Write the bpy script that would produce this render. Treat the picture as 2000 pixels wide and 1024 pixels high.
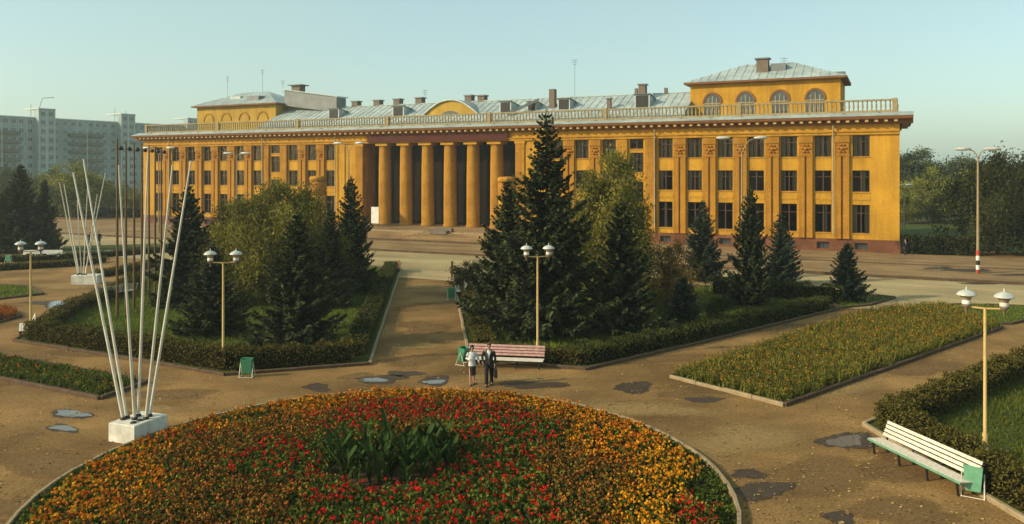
import bpy, math, random
import numpy as np
from mathutils import Vector, Matrix

R = math.radians
random.seed(7)
rng = np.random.default_rng(7)
scene = bpy.context.scene
for o in list(bpy.data.objects):
    bpy.data.objects.remove(o)
col = scene.collection

# ------------------------------------------------------------------ camera
CAM_H = 9.0; FPX = 1555.0; HORIZON = 333.0          # eye height (m), focal length and horizon row measured on the photo
cd = bpy.data.cameras.new('camera'); cam = bpy.data.objects.new('camera', cd); col.objects.link(cam)
cam.location = (0, 0, CAM_H); cam.rotation_euler = (R(90), 0, 0)
cd.sensor_width = 36; cd.lens = 36 * FPX / 2000; cd.shift_y = -(512 - HORIZON) / 2000
cd.clip_end = 6000; cd.clip_start = 0.5
scene.camera = cam

# ------------------------------------------------------------------ sky, sun, exposure
SUN_EL = R(27); SUN_AZ = (-math.cos(R(17)), -math.sin(R(17)))
world = bpy.data.worlds.new('World'); scene.world = world; world.use_nodes = True
nt = world.node_tree; nt.nodes.clear()
sky = nt.nodes.new('ShaderNodeTexSky'); sky.sky_type = 'NISHITA'; sky.sun_disc = False
sky.sun_elevation = SUN_EL; sky.sun_rotation = math.atan2(SUN_AZ[0], SUN_AZ[1])
sky.altitude = 100; sky.air_density = 1.0; sky.dust_density = 2.0; sky.ozone_density = 1.5
bg = nt.nodes.new('ShaderNodeBackground'); bg.inputs[1].default_value = 0.15
out = nt.nodes.new('ShaderNodeOutputWorld')
tint = nt.nodes.new('ShaderNodeMix'); tint.data_type = 'RGBA'; tint.blend_type = 'MULTIPLY'
tint.inputs[0].default_value = 1.0; tint.inputs[7].default_value = (1.0, 1.05, 0.92, 1)
nt.links.new(sky.outputs[0], tint.inputs[6]); 
veil = nt.nodes.new('ShaderNodeMix'); veil.data_type = 'RGBA'; veil.inputs[0].default_value = 0.45; veil.inputs[7].default_value = (2.5, 3.35, 2.9, 1)   # high thin overcast veil
vn = nt.nodes.new('ShaderNodeTexNoise'); vn.inputs['Scale'].default_value = 3.0; vn.inputs['Detail'].default_value = 5
vr = nt.nodes.new('ShaderNodeMapRange'); vr.inputs[1].default_value = 0.3; vr.inputs[2].default_value = 0.7; vr.inputs[3].default_value = 0.36; vr.inputs[4].default_value = 0.58
vc = nt.nodes.new('ShaderNodeTexCoord'); nt.links.new(vc.outputs['Generated'], vn.inputs['Vector']); nt.links.new(vn.outputs[0], vr.inputs[0]); nt.links.new(vr.outputs[0], veil.inputs[0])
nt.links.new(tint.outputs[2], veil.inputs[6]); nt.links.new(veil.outputs[2], bg.inputs[0]); nt.links.new(bg.outputs[0], out.inputs[0])
sd = bpy.data.lights.new('sun', 'SUN'); sd.energy = 3.3; sd.angle = R(1.5); sd.color = (1.0, 0.86, 0.62)
sun = bpy.data.objects.new('sun', sd); col.objects.link(sun)
sv = Vector((SUN_AZ[0] * math.cos(SUN_EL), SUN_AZ[1] * math.cos(SUN_EL), math.sin(SUN_EL)))
sun.rotation_euler = sv.to_track_quat('Z', 'Y').to_euler(); sun.location = (-60, -20, 60)
vs = scene.view_settings; vs.view_transform = 'Standard'; vs.look = 'None'; vs.exposure = 0.52; vs.gamma = 1.0; vs.use_curve_mapping = False
scene.render.engine = 'CYCLES'
try:
    scene.cycles.volume_max_steps = 64; scene.cycles.max_bounces = 6; scene.cycles.volume_bounces = 0
    scene.cycles.transparent_max_bounces = 12
except Exception: pass

# ------------------------------------------------------------------ helpers
def G(px, py, z=0.0):
    """photo pixel -> point on the level plane z (metres; camera stands over the origin)"""
    Z = FPX * (CAM_H - z) / (py - HORIZON)
    return ((px - 1000) / FPX * Z, Z)

def tag(o, label=None, cat=None, group=None, kind=None):
    if label: o['label'] = label
    if cat: o['category'] = cat
    if group: o['group'] = group
    if kind: o['kind'] = kind
    return o

def ob(name, mesh, parent=None, loc=(0, 0, 0), rz=0.0, scale=None):
    o = bpy.data.objects.new(name, mesh); col.objects.link(o)
    o.location = loc; o.rotation_euler = (0, 0, rz)
    if scale is not None: o.scale = scale
    if parent is not None: o.parent = parent
    return o

def thing(name, label, cat, loc=(0, 0, 0), rz=0.0, group=None, scale=None):
    return tag(ob(name, None, None, loc, rz, scale), label, cat, group)

def copy_tree(o, parent=None):
    c = o.copy(); col.objects.link(c); c.parent = parent
    for ch in o.children:
        copy_tree(ch, c)
    return c

# --- materials
def mat(name, color, rough=0.8, var=0.18, scale=3.0, color2=None, bump=0.0, bscale=None, spec=0.3, metal=0.0, detail=6, attr=False, transl=0.0, blotch=0.0, blotch_scale=0.3, coords='Object', stretch=None, streak=0.0):
    m = bpy.data.materials.new(name); m.use_nodes = True
    n = m.node_tree.nodes; l = m.node_tree.links
    p = n['Principled BSDF']; outn = n['Material Output']
    p.inputs['Roughness'].default_value = rough; p.inputs['Metallic'].default_value = metal
    p.inputs['Specular IOR Level'].default_value = spec
    c2 = color2 or tuple(max(0, c * (1 - 2.2 * var)) for c in color)
    c1 = color if color2 else tuple(min(1, c * (1 + var)) for c in color)
    tc = n.new('ShaderNodeTexCoord')
    if attr:
        fac = n.new('ShaderNodeAttribute'); fac.attribute_name = 'v'; fo = fac.outputs['Fac']
        nz = n.new('ShaderNodeTexNoise'); nz.inputs['Scale'].default_value = scale; nz.inputs['Detail'].default_value = 2
        l.new(tc.outputs[coords], nz.inputs['Vector'])
        ad = n.new('ShaderNodeMath'); ad.operation = 'MULTIPLY_ADD'; ad.inputs[1].default_value = 0.6
        sb = n.new('ShaderNodeMath'); sb.operation = 'SUBTRACT'; sb.inputs[1].default_value = 0.3
        l.new(nz.outputs[0], ad.inputs[0]); l.new(fo, ad.inputs[2]); l.new(ad.outputs[0], sb.inputs[0]); fo = sb.outputs[0]
    else:
        nz = n.new('ShaderNodeTexNoise'); nz.inputs['Scale'].default_value = scale; nz.inputs['Detail'].default_value = detail
        nz.inputs['Roughness'].default_value = 0.65
        l.new(tc.outputs[coords], nz.inputs['Vector'])
        rp = n.new('ShaderNodeMapRange'); rp.inputs[1].default_value = 0.3; rp.inputs[2].default_value = 0.7
        l.new(nz.outputs[0], rp.inputs[0]); fo = rp.outputs[0]
    mx = n.new('ShaderNodeMix'); mx.data_type = 'RGBA'; mx.clamp_factor = True
    l.new(fo, mx.inputs[0]); mx.inputs[6].default_value = (*c2, 1); mx.inputs[7].default_value = (*c1, 1)
    co = mx.outputs[2]
    if streak or stretch:
        mp = n.new('ShaderNodeMapping'); mp.inputs['Scale'].default_value = stretch or (1.1, 1.1, 0.07); l.new(tc.outputs[coords], mp.inputs['Vector'])
        ns_ = n.new('ShaderNodeTexNoise'); ns_.inputs['Scale'].default_value = 1.0; ns_.inputs['Detail'].default_value = 6; ns_.inputs['Roughness'].default_value = 0.7; l.new(mp.outputs[0], ns_.inputs['Vector'])
        rs_ = n.new('ShaderNodeMapRange'); rs_.inputs[1].default_value = 0.35; rs_.inputs[2].default_value = 0.62; rs_.inputs[3].default_value = 1 - streak; rs_.inputs[4].default_value = 1 + streak*.25
        l.new(ns_.outputs[0], rs_.inputs[0]); m2 = n.new('ShaderNodeMix'); m2.data_type = 'RGBA'; m2.blend_type = 'MULTIPLY'; m2.inputs[0].default_value = 1
        l.new(co, m2.inputs[6]); l.new(rs_.outputs[0], m2.inputs[7]); co = m2.outputs[2]
    if blotch:
        nb = n.new('ShaderNodeTexNoise'); nb.inputs['Scale'].default_value = blotch_scale; nb.inputs['Detail'].default_value = 5
        l.new(tc.outputs[coords], nb.inputs['Vector'])
        rb = n.new('ShaderNodeMapRange'); rb.inputs[1].default_value = 0.35; rb.inputs[2].default_value = 0.65
        rb.inputs[3].default_value = 1 - blotch; rb.inputs[4].default_value = 1 + blotch * 0.6
        l.new(nb.outputs[0], rb.inputs[0])
        mu = n.new('ShaderNodeMix'); mu.data_type = 'RGBA'; mu.blend_type = 'MULTIPLY'; mu.inputs[0].default_value = 1
        l.new(co, mu.inputs[6]); l.new(rb.outputs[0], mu.inputs[7]); co = mu.outputs[2]
    l.new(co, p.inputs['Base Color'])
    if bump:
        bn = n.new('ShaderNodeTexNoise'); bn.inputs['Scale'].default_value = bscale or scale * 4; bn.inputs['Detail'].default_value = 4
        l.new(tc.outputs[coords], bn.inputs['Vector'])
        bp = n.new('ShaderNodeBump'); bp.inputs['Strength'].default_value = bump; bp.inputs['Distance'].default_value = 0.05
        l.new(bn.outputs[0], bp.inputs['Height']); l.new(bp.outputs[0], p.inputs['Normal'])
    if transl:
        tr = n.new('ShaderNodeBsdfTranslucent'); l.new(co, tr.inputs[0])
        ms = n.new('ShaderNodeMixShader'); ms.inputs[0].default_value = transl
        l.new(p.outputs[0], ms.inputs[1]); l.new(tr.outputs[0], ms.inputs[2]); l.new(ms.outputs[0], outn.inputs[0])
    return m

M = {}
M['ground'] = mat('ground', (0.355, 0.210, 0.073), 0.9, scale=11.0, color2=(0.145, 0.078, 0.030), bump=0.45, bscale=28, blotch=0.40, blotch_scale=0.22, spec=0.08, detail=12, streak=0.25, stretch=(.35,.55,1))
M['road'] = mat('road', (0.45, 0.35, 0.18), 0.9, scale=5.0, color2=(0.31, 0.23, 0.11), bump=0.2, bscale=15, blotch=0.2, blotch_scale=0.15, spec=0.1, detail=10, streak=0.32, stretch=(.03,.5,1))
M['pave'] = mat('pavement', (0.34, 0.225, 0.105), 0.9, scale=6, color2=(0.205, 0.126, 0.058), bump=0.3, bscale=10, blotch=0.25, blotch_scale=0.25, spec=0.1, detail=10, streak=0.32, stretch=(.06,.9,1))
M['field'] = mat('field', (0.10, 0.11, 0.035), 0.95, scale=0.15, color2=(0.06, 0.075, 0.02), blotch=0.3, blotch_scale=0.02)
M['soil'] = mat('soil', (0.065, 0.042, 0.02), 0.95, scale=3, bump=0.5, bscale=14, spec=0.1)
M['turf'] = mat('turf', (0.075, 0.095, 0.018), 0.95, scale=2.0, color2=(0.04, 0.055, 0.012), bump=0.4, bscale=25, spec=0.1)
M['kerb'] = mat('kerb', (0.40, 0.31, 0.18), 0.88, scale=3.0, color2=(0.20, 0.14, 0.075), bump=0.4, bscale=20, spec=0.1)
M['kerb_dark'] = mat('kerb_dark', (0.15, 0.095, 0.055), 0.9, scale=3.0, color2=(0.06, 0.038, 0.024), bump=0.3, bscale=20, spec=0.1)
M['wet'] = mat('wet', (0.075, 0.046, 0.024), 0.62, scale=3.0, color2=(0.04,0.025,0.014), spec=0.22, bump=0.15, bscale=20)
M['water'] = mat('water', (0.15, 0.125, 0.085), 0.07, scale=5.0, color2=(0.09, 0.07, 0.045), spec=0.7)
M['wall'] = mat('wall', (0.56, 0.292, 0.028), 0.88, scale=4.0, color2=(0.43, 0.215, 0.020), bump=0.2, bscale=9, blotch=0.16, blotch_scale=0.35, detail=10, streak=0.25, spec=0.15)
M['brickwall'] = mat('brickwall', (0.50, 0.245, 0.028), 0.9, scale=6.0, color2=(0.27, 0.115, 0.014), bump=0.6, bscale=9, blotch=0.2, blotch_scale=0.6, detail=10, streak=0.25, spec=0.12)
M['attic'] = mat('attic', (0.50, 0.31, 0.05), 0.88, scale=4.0, color2=(0.38, 0.23, 0.038), bump=0.15, bscale=9, blotch=0.15, streak=0.2, spec=0.15)
M['relief'] = mat('relief', (0.45, 0.20, 0.022), 0.9, scale=5.0, color2=(0.20, 0.08, 0.010), bump=1.0, bscale=9, spec=0.12)
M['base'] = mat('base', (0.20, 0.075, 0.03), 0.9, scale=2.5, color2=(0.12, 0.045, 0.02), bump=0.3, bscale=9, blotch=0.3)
M['cornice'] = mat('cornice', (0.24, 0.10, 0.03), 0.85, scale=1.5, color2=(0.17, 0.07, 0.022))
M['modillion'] = mat('modillion', (0.56, 0.36, 0.12), 0.85, scale=1.5, color2=(0.44, 0.27, 0.09))
M['banner'] = mat('banner', (0.085, 0.018, 0.008), 0.85, scale=1.2, color2=(0.06, 0.013, 0.006))
M['zinc'] = mat('zinc', (0.47, 0.53, 0.49), 0.55, scale=1.5, color2=(0.33, 0.38, 0.36), metal=0.15, spec=0.35, blotch=0.2, blotch_scale=0.3, streak=.2)
M['zincdark'] = mat('zincdark', (0.19, 0.20, 0.19), 0.55, scale=0.8, color2=(0.12, 0.13, 0.125), metal=0.2, spec=0.4)
M['stone'] = mat('stone', (0.36, 0.28, 0.145), 0.88, scale=3.0, color2=(0.21, 0.155, 0.08), spec=0.15)
M['chimney'] = mat('chimney', (0.20, 0.15, 0.11), 0.9, scale=3, color2=(0.12, 0.09, 0.07), bump=0.3)
M['frame'] = mat('frame', (0.10, 0.045, 0.02), 0.6, scale=4)
M['curtain'] = mat('curtain', (0.42, 0.38, 0.30), 0.9, scale=6, color2=(0.26, 0.23, 0.18))
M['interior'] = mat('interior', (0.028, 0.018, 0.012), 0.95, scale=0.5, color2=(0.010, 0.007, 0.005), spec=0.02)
M['pipe'] = mat('pipe', (0.38, 0.30, 0.16), 0.5, scale=2, metal=0.2)
M['iron'] = mat('iron', (0.03, 0.024, 0.02), 0.6, scale=3)
M['white'] = mat('white', (0.74, 0.71, 0.62), 0.6, scale=3.0, color2=(0.60, 0.57, 0.48), blotch=0.12, blotch_scale=1.5)
M['concrete'] = mat('concrete', (0.72, 0.69, 0.58), 0.85, scale=2.5, color2=(0.55, 0.51, 0.41), bump=0.2, bscale=15, blotch=0.2, blotch_scale=1.2)
M['pole'] = mat('pole', (0.66, 0.62, 0.50), 0.55, scale=2.0, color2=(0.50, 0.45, 0.34))
M['mast'] = mat('mast', (0.17, 0.095, 0.035), 0.7, scale=2.0, color2=(0.10, 0.055, 0.02))
M['lamppost'] = mat('lamppost', (0.58, 0.40, 0.15), 0.6, scale=1.5, color2=(0.44, 0.29, 0.10))
M['lampglass'] = mat('lampglass', (0.70, 0.68, 0.60), 0.2, scale=3, spec=0.6)
M['lamphood'] = mat('lamphood', (0.56, 0.57, 0.50), 0.4, scale=2, metal=0.1)
M['lampneck'] = mat('lampneck', (0.22, 0.15, 0.10), 0.5, scale=2)
M['street'] = mat('street', (0.34, 0.25, 0.14), 0.7, scale=1.5, color2=(0.24, 0.17, 0.09))
M['green'] = mat('green', (0.06, 0.26, 0.13), 0.5, scale=4.0, color2=(0.04, 0.18, 0.09), spec=0.4)
M['palegreen'] = mat('palegreen', (0.15, 0.36, 0.21), 0.6, scale=5.0, color2=(0.09, 0.23, 0.13), spec=0.25)
M['pink'] = mat('pink', (0.55, 0.34, 0.29), 0.75, scale=6.0, color2=(0.34, 0.16, 0.14), detail=10)
M['benchwhite'] = mat('benchwhite', (0.74, 0.70, 0.60), 0.7, scale=11.0, color2=(0.44, 0.34, 0.23), detail=10)
M['red'] = mat('red', (0.42, 0.05, 0.03), 0.6, scale=3)
M['skin'] = mat('skin', (0.42, 0.22, 0.14), 0.6, scale=5, var=0.06)
M['suit'] = mat('suit', (0.014, 0.014, 0.016), 0.85, scale=12, var=0.2)
M['blouse'] = mat('blouse', (0.62, 0.63, 0.60), 0.85, scale=9, color2=(0.46, 0.48, 0.48))
M['skirt'] = mat('skirt', (0.02, 0.016, 0.016), 0.85, scale=9)
M['shirt'] = mat('shirt', (0.66, 0.65, 0.60), 0.8, scale=9)
M['hair'] = mat('hair', (0.022, 0.014, 0.010), 0.6, scale=20)
M['hairred'] = mat('hairred', (0.10, 0.045, 0.018), 0.6, scale=20)
M['panel'] = mat('panel', (0.37, 0.44, 0.41), 0.9, scale=0.4, color2=(0.28, 0.34, 0.32), blotch=0.15, blotch_scale=0.08, streak=.2)  # teal-grey carries part of the distance haze in the colour
M['panelwhite'] = mat('panelwhite', (0.62, 0.63, 0.56), 0.9, scale=0.4, color2=(0.52, 0.53, 0.47))
M['balcony'] = mat('balcony', (0.19, 0.165, 0.125), 0.9, scale=0.6, color2=(0.10, 0.09, 0.07))
M['farglass'] = mat('farglass', (0.07, 0.08, 0.08), 0.15, scale=1, spec=0.6)
M['bark'] = mat('bark', (0.06, 0.042, 0.03), 0.95, scale=6, bump=0.6)
M['birchbark'] = mat('birchbark', (0.30, 0.27, 0.22), 0.9, scale=6, color2=(0.08, 0.06, 0.05))
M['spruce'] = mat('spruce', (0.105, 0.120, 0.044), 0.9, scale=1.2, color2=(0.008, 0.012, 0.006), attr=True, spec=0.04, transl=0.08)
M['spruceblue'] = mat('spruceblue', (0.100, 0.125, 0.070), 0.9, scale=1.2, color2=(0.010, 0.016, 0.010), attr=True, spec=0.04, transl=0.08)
M['birch'] = mat('birch', (0.29, 0.25, 0.044), 0.8, scale=0.9, color2=(0.060, 0.064, 0.012), attr=True, spec=0.1, transl=0.25)
M['rusty'] = mat('rusty', (0.22, 0.135, 0.026), 0.8, scale=0.9, color2=(0.05, 0.038, 0.010), attr=True, spec=0.1, transl=0.2)
M['leafdark'] = mat('leafdark', (0.075, 0.078, 0.018), 0.85, scale=0.5, color2=(0.010, 0.012, 0.005), attr=True, spec=0.08, transl=0.12)
M['leafmid'] = mat('leafmid', (0.27, 0.26, 0.045), 0.85, scale=0.5, color2=(0.060, 0.070, 0.014), attr=True, spec=0.06, transl=0.2)
M['leaffar'] = mat('leaffar', (0.125, 0.140, 0.036), 0.85, scale=0.3, color2=(0.020, 0.028, 0.010), attr=True, spec=0.06, transl=0.15)
M['hedge'] = mat('hedge', (0.165, 0.135, 0.026), 0.85, scale=1.6, color2=(0.014, 0.014, 0.005), attr=True, spec=0.06, transl=0.15)
M['hedgegreen'] = mat('hedgegreen', (0.105, 0.112, 0.024), 0.85, scale=1.6, color2=(0.012, 0.015, 0.006), attr=True, spec=0.06, transl=0.12)
M['hedgecore'] = mat('hedgecore', (0.010, 0.009, 0.004), 0.95, scale=5, spec=0.02)
M['grass'] = mat('grass', (0.21, 0.245, 0.024), 0.85, scale=0.7, color2=(0.055, 0.080, 0.012), attr=True, spec=0.06, transl=0.25)
M['roughgrass'] = mat('roughgrass', (0.15, 0.16, 0.022), 0.85, scale=0.5, color2=(0.022, 0.030, 0.008), attr=True, spec=0.05, transl=0.2)
M['flowerleaf'] = mat('flowerleaf', (0.150, 0.185, 0.028), 0.85, scale=0.8, color2=(0.012, 0.020, 0.005), attr=True, spec=0.05, transl=0.2)
M['orange'] = mat('orange', (0.64, 0.20, 0.008), 0.8, scale=1.5, color2=(0.42, 0.07, 0.006), attr=True, spec=0.06, transl=0.15)
M['yellow'] = mat('yellow', (0.72, 0.35, 0.014), 0.8, scale=1.5, color2=(0.56, 0.19, 0.008), attr=True, spec=0.06, transl=0.15)
M['scarlet'] = mat('scarlet', (0.60, 0.014, 0.010), 0.8, scale=1.5, color2=(0.32, 0.006, 0.008), attr=True, spec=0.06, transl=0.15)
M['bronze'] = mat('bronze', (0.40, 0.17, 0.032), 0.85, scale=1.2, color2=(0.065, 0.012, 0.007), attr=True, spec=0.05, transl=0.15)
M['strawleaf'] = mat('strawleaf', (0.215, 0.195, 0.034), 0.85, scale=0.35, color2=(0.050, 0.062, 0.012), attr=True, spec=0.05, transl=0.2)
M['canna'] = mat('canna', (0.060, 0.100, 0.018), 0.7, scale=2.0, color2=(0.010, 0.024, 0.006), spec=0.06, transl=0.15)

def glass_mat():
    m = bpy.data.materials.new('window_glass'); m.use_nodes = True
    n = m.node_tree.nodes; l = m.node_tree.links; n.remove(n['Principled BSDF'])
    g = n.new('ShaderNodeBsdfGlossy'); g.inputs['Roughness'].default_value = 0.06; g.inputs[0].default_value = (0.30, 0.27, 0.22, 1)
    t = n.new('ShaderNodeBsdfTransparent'); t.inputs[0].default_value = (0.86, 0.84, 0.78, 1)
    fr = n.new('ShaderNodeFresnel'); fr.inputs[0].default_value = 1.4
    ms = n.new('ShaderNodeMixShader'); l.new(fr.outputs[0], ms.inputs[0]); l.new(t.outputs[0], ms.inputs[1]); l.new(g.outputs[0], ms.inputs[2])
    l.new(ms.outputs[0], n['Material Output'].inputs[0]); return m
M['glass'] = glass_mat(); M['porchglass'] = M['glass'].copy(); M['porchglass'].name = 'porch_glass'
for n_ in M['porchglass'].node_tree.nodes:
    if n_.type == 'BSDF_GLOSSY': n_.inputs[0].default_value = (0.10, 0.065, 0.04, 1)
def ragged(m, lo, hi):
    # let a wet patch thin out irregularly towards its rim (point attribute e: 1 inside, 0 at the rim)
    n = m.node_tree.nodes; l = m.node_tree.links; outn = n['Material Output']; src = outn.inputs[0].links[0].from_socket
    at_ = n.new('ShaderNodeAttribute'); at_.attribute_name = 'e'; tc = n.new('ShaderNodeTexCoord'); nz = n.new('ShaderNodeTexNoise'); nz.inputs['Scale'].default_value = 4.5; nz.inputs['Detail'].default_value = 6
    l.new(tc.outputs['Object'], nz.inputs['Vector']); ad = n.new('ShaderNodeMath'); ad.operation = 'MULTIPLY_ADD'; ad.inputs[1].default_value = 1.1
    l.new(nz.outputs[0], ad.inputs[0]); l.new(at_.outputs['Fac'], ad.inputs[2]); mr = n.new('ShaderNodeMapRange'); mr.inputs[1].default_value = lo; mr.inputs[2].default_value = hi
    l.new(ad.outputs[0], mr.inputs[0]); tr = n.new('ShaderNodeBsdfTransparent'); ms = n.new('ShaderNodeMixShader')
    l.new(mr.outputs[0], ms.inputs[0]); l.new(tr.outputs[0], ms.inputs[1]); l.new(src, ms.inputs[2]); l.new(ms.outputs[0], outn.inputs[0])
M['mudwater'] = mat('mudwater', (0.17, 0.115, 0.065), 0.3, scale=7.0, color2=(0.07, 0.045, 0.026), spec=0.35, detail=10)
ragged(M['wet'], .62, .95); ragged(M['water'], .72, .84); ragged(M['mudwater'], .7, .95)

# --- mesh builder
class MB:
    def __init__(s): s.v = []; s.f = []; s.smooth = []
    def add(s, vs, fs, sm=False):
        b = len(s.v); s.v += [tuple(x) for x in vs]; s.f += [tuple(i + b for i in f) for f in fs]; s.smooth += [sm] * len(fs); return s
    def box(s, x0, x1, y0, y1, z0, z1):
        return s.add([(x0,y0,z0),(x1,y0,z0),(x1,y1,z0),(x0,y1,z0),(x0,y0,z1),(x1,y0,z1),(x1,y1,z1),(x0,y1,z1)],
                     [(0,3,2,1),(4,5,6,7),(0,1,5,4),(1,2,6,5),(2,3,7,6),(3,0,4,7)])
    def prism(s, poly, z0, z1):
        n = len(poly)
        return s.add([(x,y,z0) for x,y in poly] + [(x,y,z1) for x,y in poly],
                     [tuple(range(n-1,-1,-1)), tuple(range(n,2*n))] + [(i,(i+1)%n,(i+1)%n+n,i+n) for i in range(n)])
    def extrude_x(s, prof, x0, x1):     # prof in (y,z)
        n = len(prof)
        return s.add([(x0,y,z) for y,z in prof] + [(x1,y,z) for y,z in prof],
                     [tuple(range(n)), tuple(range(2*n-1,n-1,-1))] + [(i,i+n,(i+1)%n+n,(i+1)%n) for i in range(n)])
    def rings(s, rings, cap=True, sm=True):
        n = len(rings[0]); vs = [p for r in rings for p in r]; fs = []
        for k in range(len(rings)-1):
            for i in range(n):
                j = (i+1) % n; fs.append((k*n+i, k*n+j, (k+1)*n+j, (k+1)*n+i))
        b = len(s.v); s.add(vs, fs, sm)
        if cap: s.add(rings[0], [tuple(range(n-1,-1,-1))]); s.add(rings[-1], [tuple(range(n))])
        return s
    def lathe(s, prof, n=16, c=(0,0,0), cap=True):   # prof (r,z)
        return s.rings([[(c[0]+r*math.cos(2*math.pi*i/n), c[1]+r*math.sin(2*math.pi*i/n), c[2]+z) for i in range(n)] for r,z in prof], cap)
    def tube(s, pts, rad, n=8, cap=True):
        pts = [Vector(p) for p in pts]; rad = rad if hasattr(rad,'__len__') else [rad]*len(pts); rs = []
        for i,p in enumerate(pts):
            d = (pts[min(i+1,len(pts)-1)] - pts[max(i-1,0)]).normalized()
            a = d.cross(Vector((0,0,1)))
            if a.length < 0.05: a = d.cross(Vector((1,0,0)))
            a.normalize(); b = d.cross(a)
            rs.append([tuple(p + (a*math.cos(2*math.pi*k/n) + b*math.sin(2*math.pi*k/n))*rad[i]) for k in range(n)])
        return s.rings(rs, cap)
    def bar(s, p, q, w, h):             # rectangular bar between two points
        p = Vector(p); q = Vector(q); d = (q-p).normalized(); a = d.cross(Vector((0,0,1)))
        if a.length < 0.05: a = Vector((1,0,0))
        a.normalize(); b = a.cross(d)
        rs = [[tuple(c + a*w/2*i + b*h/2*j) for i,j in ((-1,-1),(1,-1),(1,1),(-1,1))] for c in (p,q)]
        return s.rings(rs, True, False)
    def mesh(s, name, m):
        me = bpy.data.meshes.new(name); me.from_pydata(s.v, [], s.f); me.materials.append(M[m] if isinstance(m,str) else m)
        me.polygons.foreach_set('use_smooth', s.smooth); me.update(); return me
    def build(s, name, m, parent=None, **k): return ob(name, s.mesh(name, m), parent, **k)

def quads_mesh(name, Q, m, v=None):
    """Q (N,4,3) quads -> mesh, face attribute v in 0..1"""
    n = len(Q); me = bpy.data.meshes.new(name)
    me.vertices.add(n*4); me.vertices.foreach_set('co', np.ascontiguousarray(Q, dtype=np.float32).ravel())
    me.loops.add(n*4); me.loops.foreach_set('vertex_index', np.arange(n*4, dtype=np.int32))
    me.polygons.add(n); me.polygons.foreach_set('loop_start', np.arange(0, n*4, 4, dtype=np.int32))
    at = me.attributes.new('v', 'FLOAT', 'FACE'); at.data.foreach_set('value', (rng.random(n) if v is None else v).astype(np.float32))
    me.materials.append(M[m]); me.update(); me.validate(); return me

def unit(a): return a / np.maximum(np.linalg.norm(a, axis=-1, keepdims=True), 1e-6)

def cards(P, l, w, up=0.0, droop=0.0, r=rng):
    """random leaf quads at points P with length l, width w (arrays or numbers)"""
    n = len(P); d = unit(r.normal(size=(n,3)) + np.array([0,0,up-droop])); s = unit(np.cross(d, r.normal(size=(n,3))))
    l = np.broadcast_to(np.asarray(l, float), (n,))[:,None]; w = np.broadcast_to(np.asarray(w, float), (n,))[:,None]
    a = P - d*l*.5; b = P + d*l*.5
    return np.stack([a - s*w*.25, P + s*w*.5, b, P - s*w*.5], 1)

def blades(P, h, w, lean=0.35, r=rng):
    n = len(P); h = np.broadcast_to(np.asarray(h, float), (n,))[:,None]; w = np.broadcast_to(np.asarray(w, float), (n,))[:,None]
    t = r.random(n)*2*np.pi; s = np.stack([np.cos(t), np.sin(t), np.zeros(n)], 1)
    le = np.concatenate([r.normal(size=(n,2))*lean, np.ones((n,1))], 1)*h
    return np.stack([P - s*w/2, P + s*w/2, P + le + s*w*.15, P + le - s*w*.15], 1)

def vnoise(x, y, s, seed):
    return .5+.5*(np.sin(x*s+seed)*np.sin(y*s*1.13+seed*2.1)*.6 + np.sin(x*s*2.3+seed*3+y*s*.7)*np.sin(y*s*1.9-x*s*.5+seed)*.4)

def in_poly(pts, poly):
    x, y = pts[:,0], pts[:,1]; ins = np.zeros(len(pts), bool); n = len(poly)
    for i in range(n):
        x1,y1 = poly[i]; x2,y2 = poly[(i+1)%n]
        c = ((y1 > y) != (y2 > y)); ins ^= c & (x < (x2-x1)*(y-y1)/((y2-y1) if abs(y2-y1) > 1e-9 else 1e-9) + x1)
    return ins

def area(poly): return abs(sum(poly[i][0]*poly[(i+1)%len(poly)][1] - poly[(i+1)%len(poly)][0]*poly[i][1] for i in range(len(poly))))/2

def scatter(poly, dens, r=rng):
    a = np.array(poly); lo, hi = a.min(0), a.max(0); N = int((hi-lo).prod()*dens)
    p = lo + r.random((N,2))*(hi-lo); return p[in_poly(p, poly)]

def inset(poly, d):
    """polygon moved inwards by d"""
    sgn = 1 if sum(poly[i][0]*poly[(i+1)%len(poly)][1] - poly[(i+1)%len(poly)][0]*poly[i][1] for i in range(len(poly))) > 0 else -1
    res = []; n = len(poly)
    for i in range(n):
        p0, p1, p2 = Vector(poly[i-1]), Vector(poly[i]), Vector(poly[(i+1)%n])
        d1 = (p1-p0).normalized(); d2 = (p2-p1).normalized()
        n1 = Vector((-d1.y, d1.x))*sgn; n2 = Vector((-d2.y, d2.x))*sgn
        b = (n1+n2); k = d / max(0.35, 1 + n1.dot(n2)); res.append(tuple(p1 + b*k))
    return res

# ------------------------------------------------------------------ the building's frame (measured)
BA = 0.44769                       # turn of the facade from the picture plane
BR = (41.29, 84.82)                # right-hand corner
BC = 57.46                         # half its length
BO = (BR[0] - BC*math.cos(BA), BR[1] + BC*math.sin(BA))
def B2W(x, y): return (BO[0] + x*math.cos(BA) + y*math.sin(BA), BO[1] - x*math.sin(BA) + y*math.cos(BA))

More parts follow.
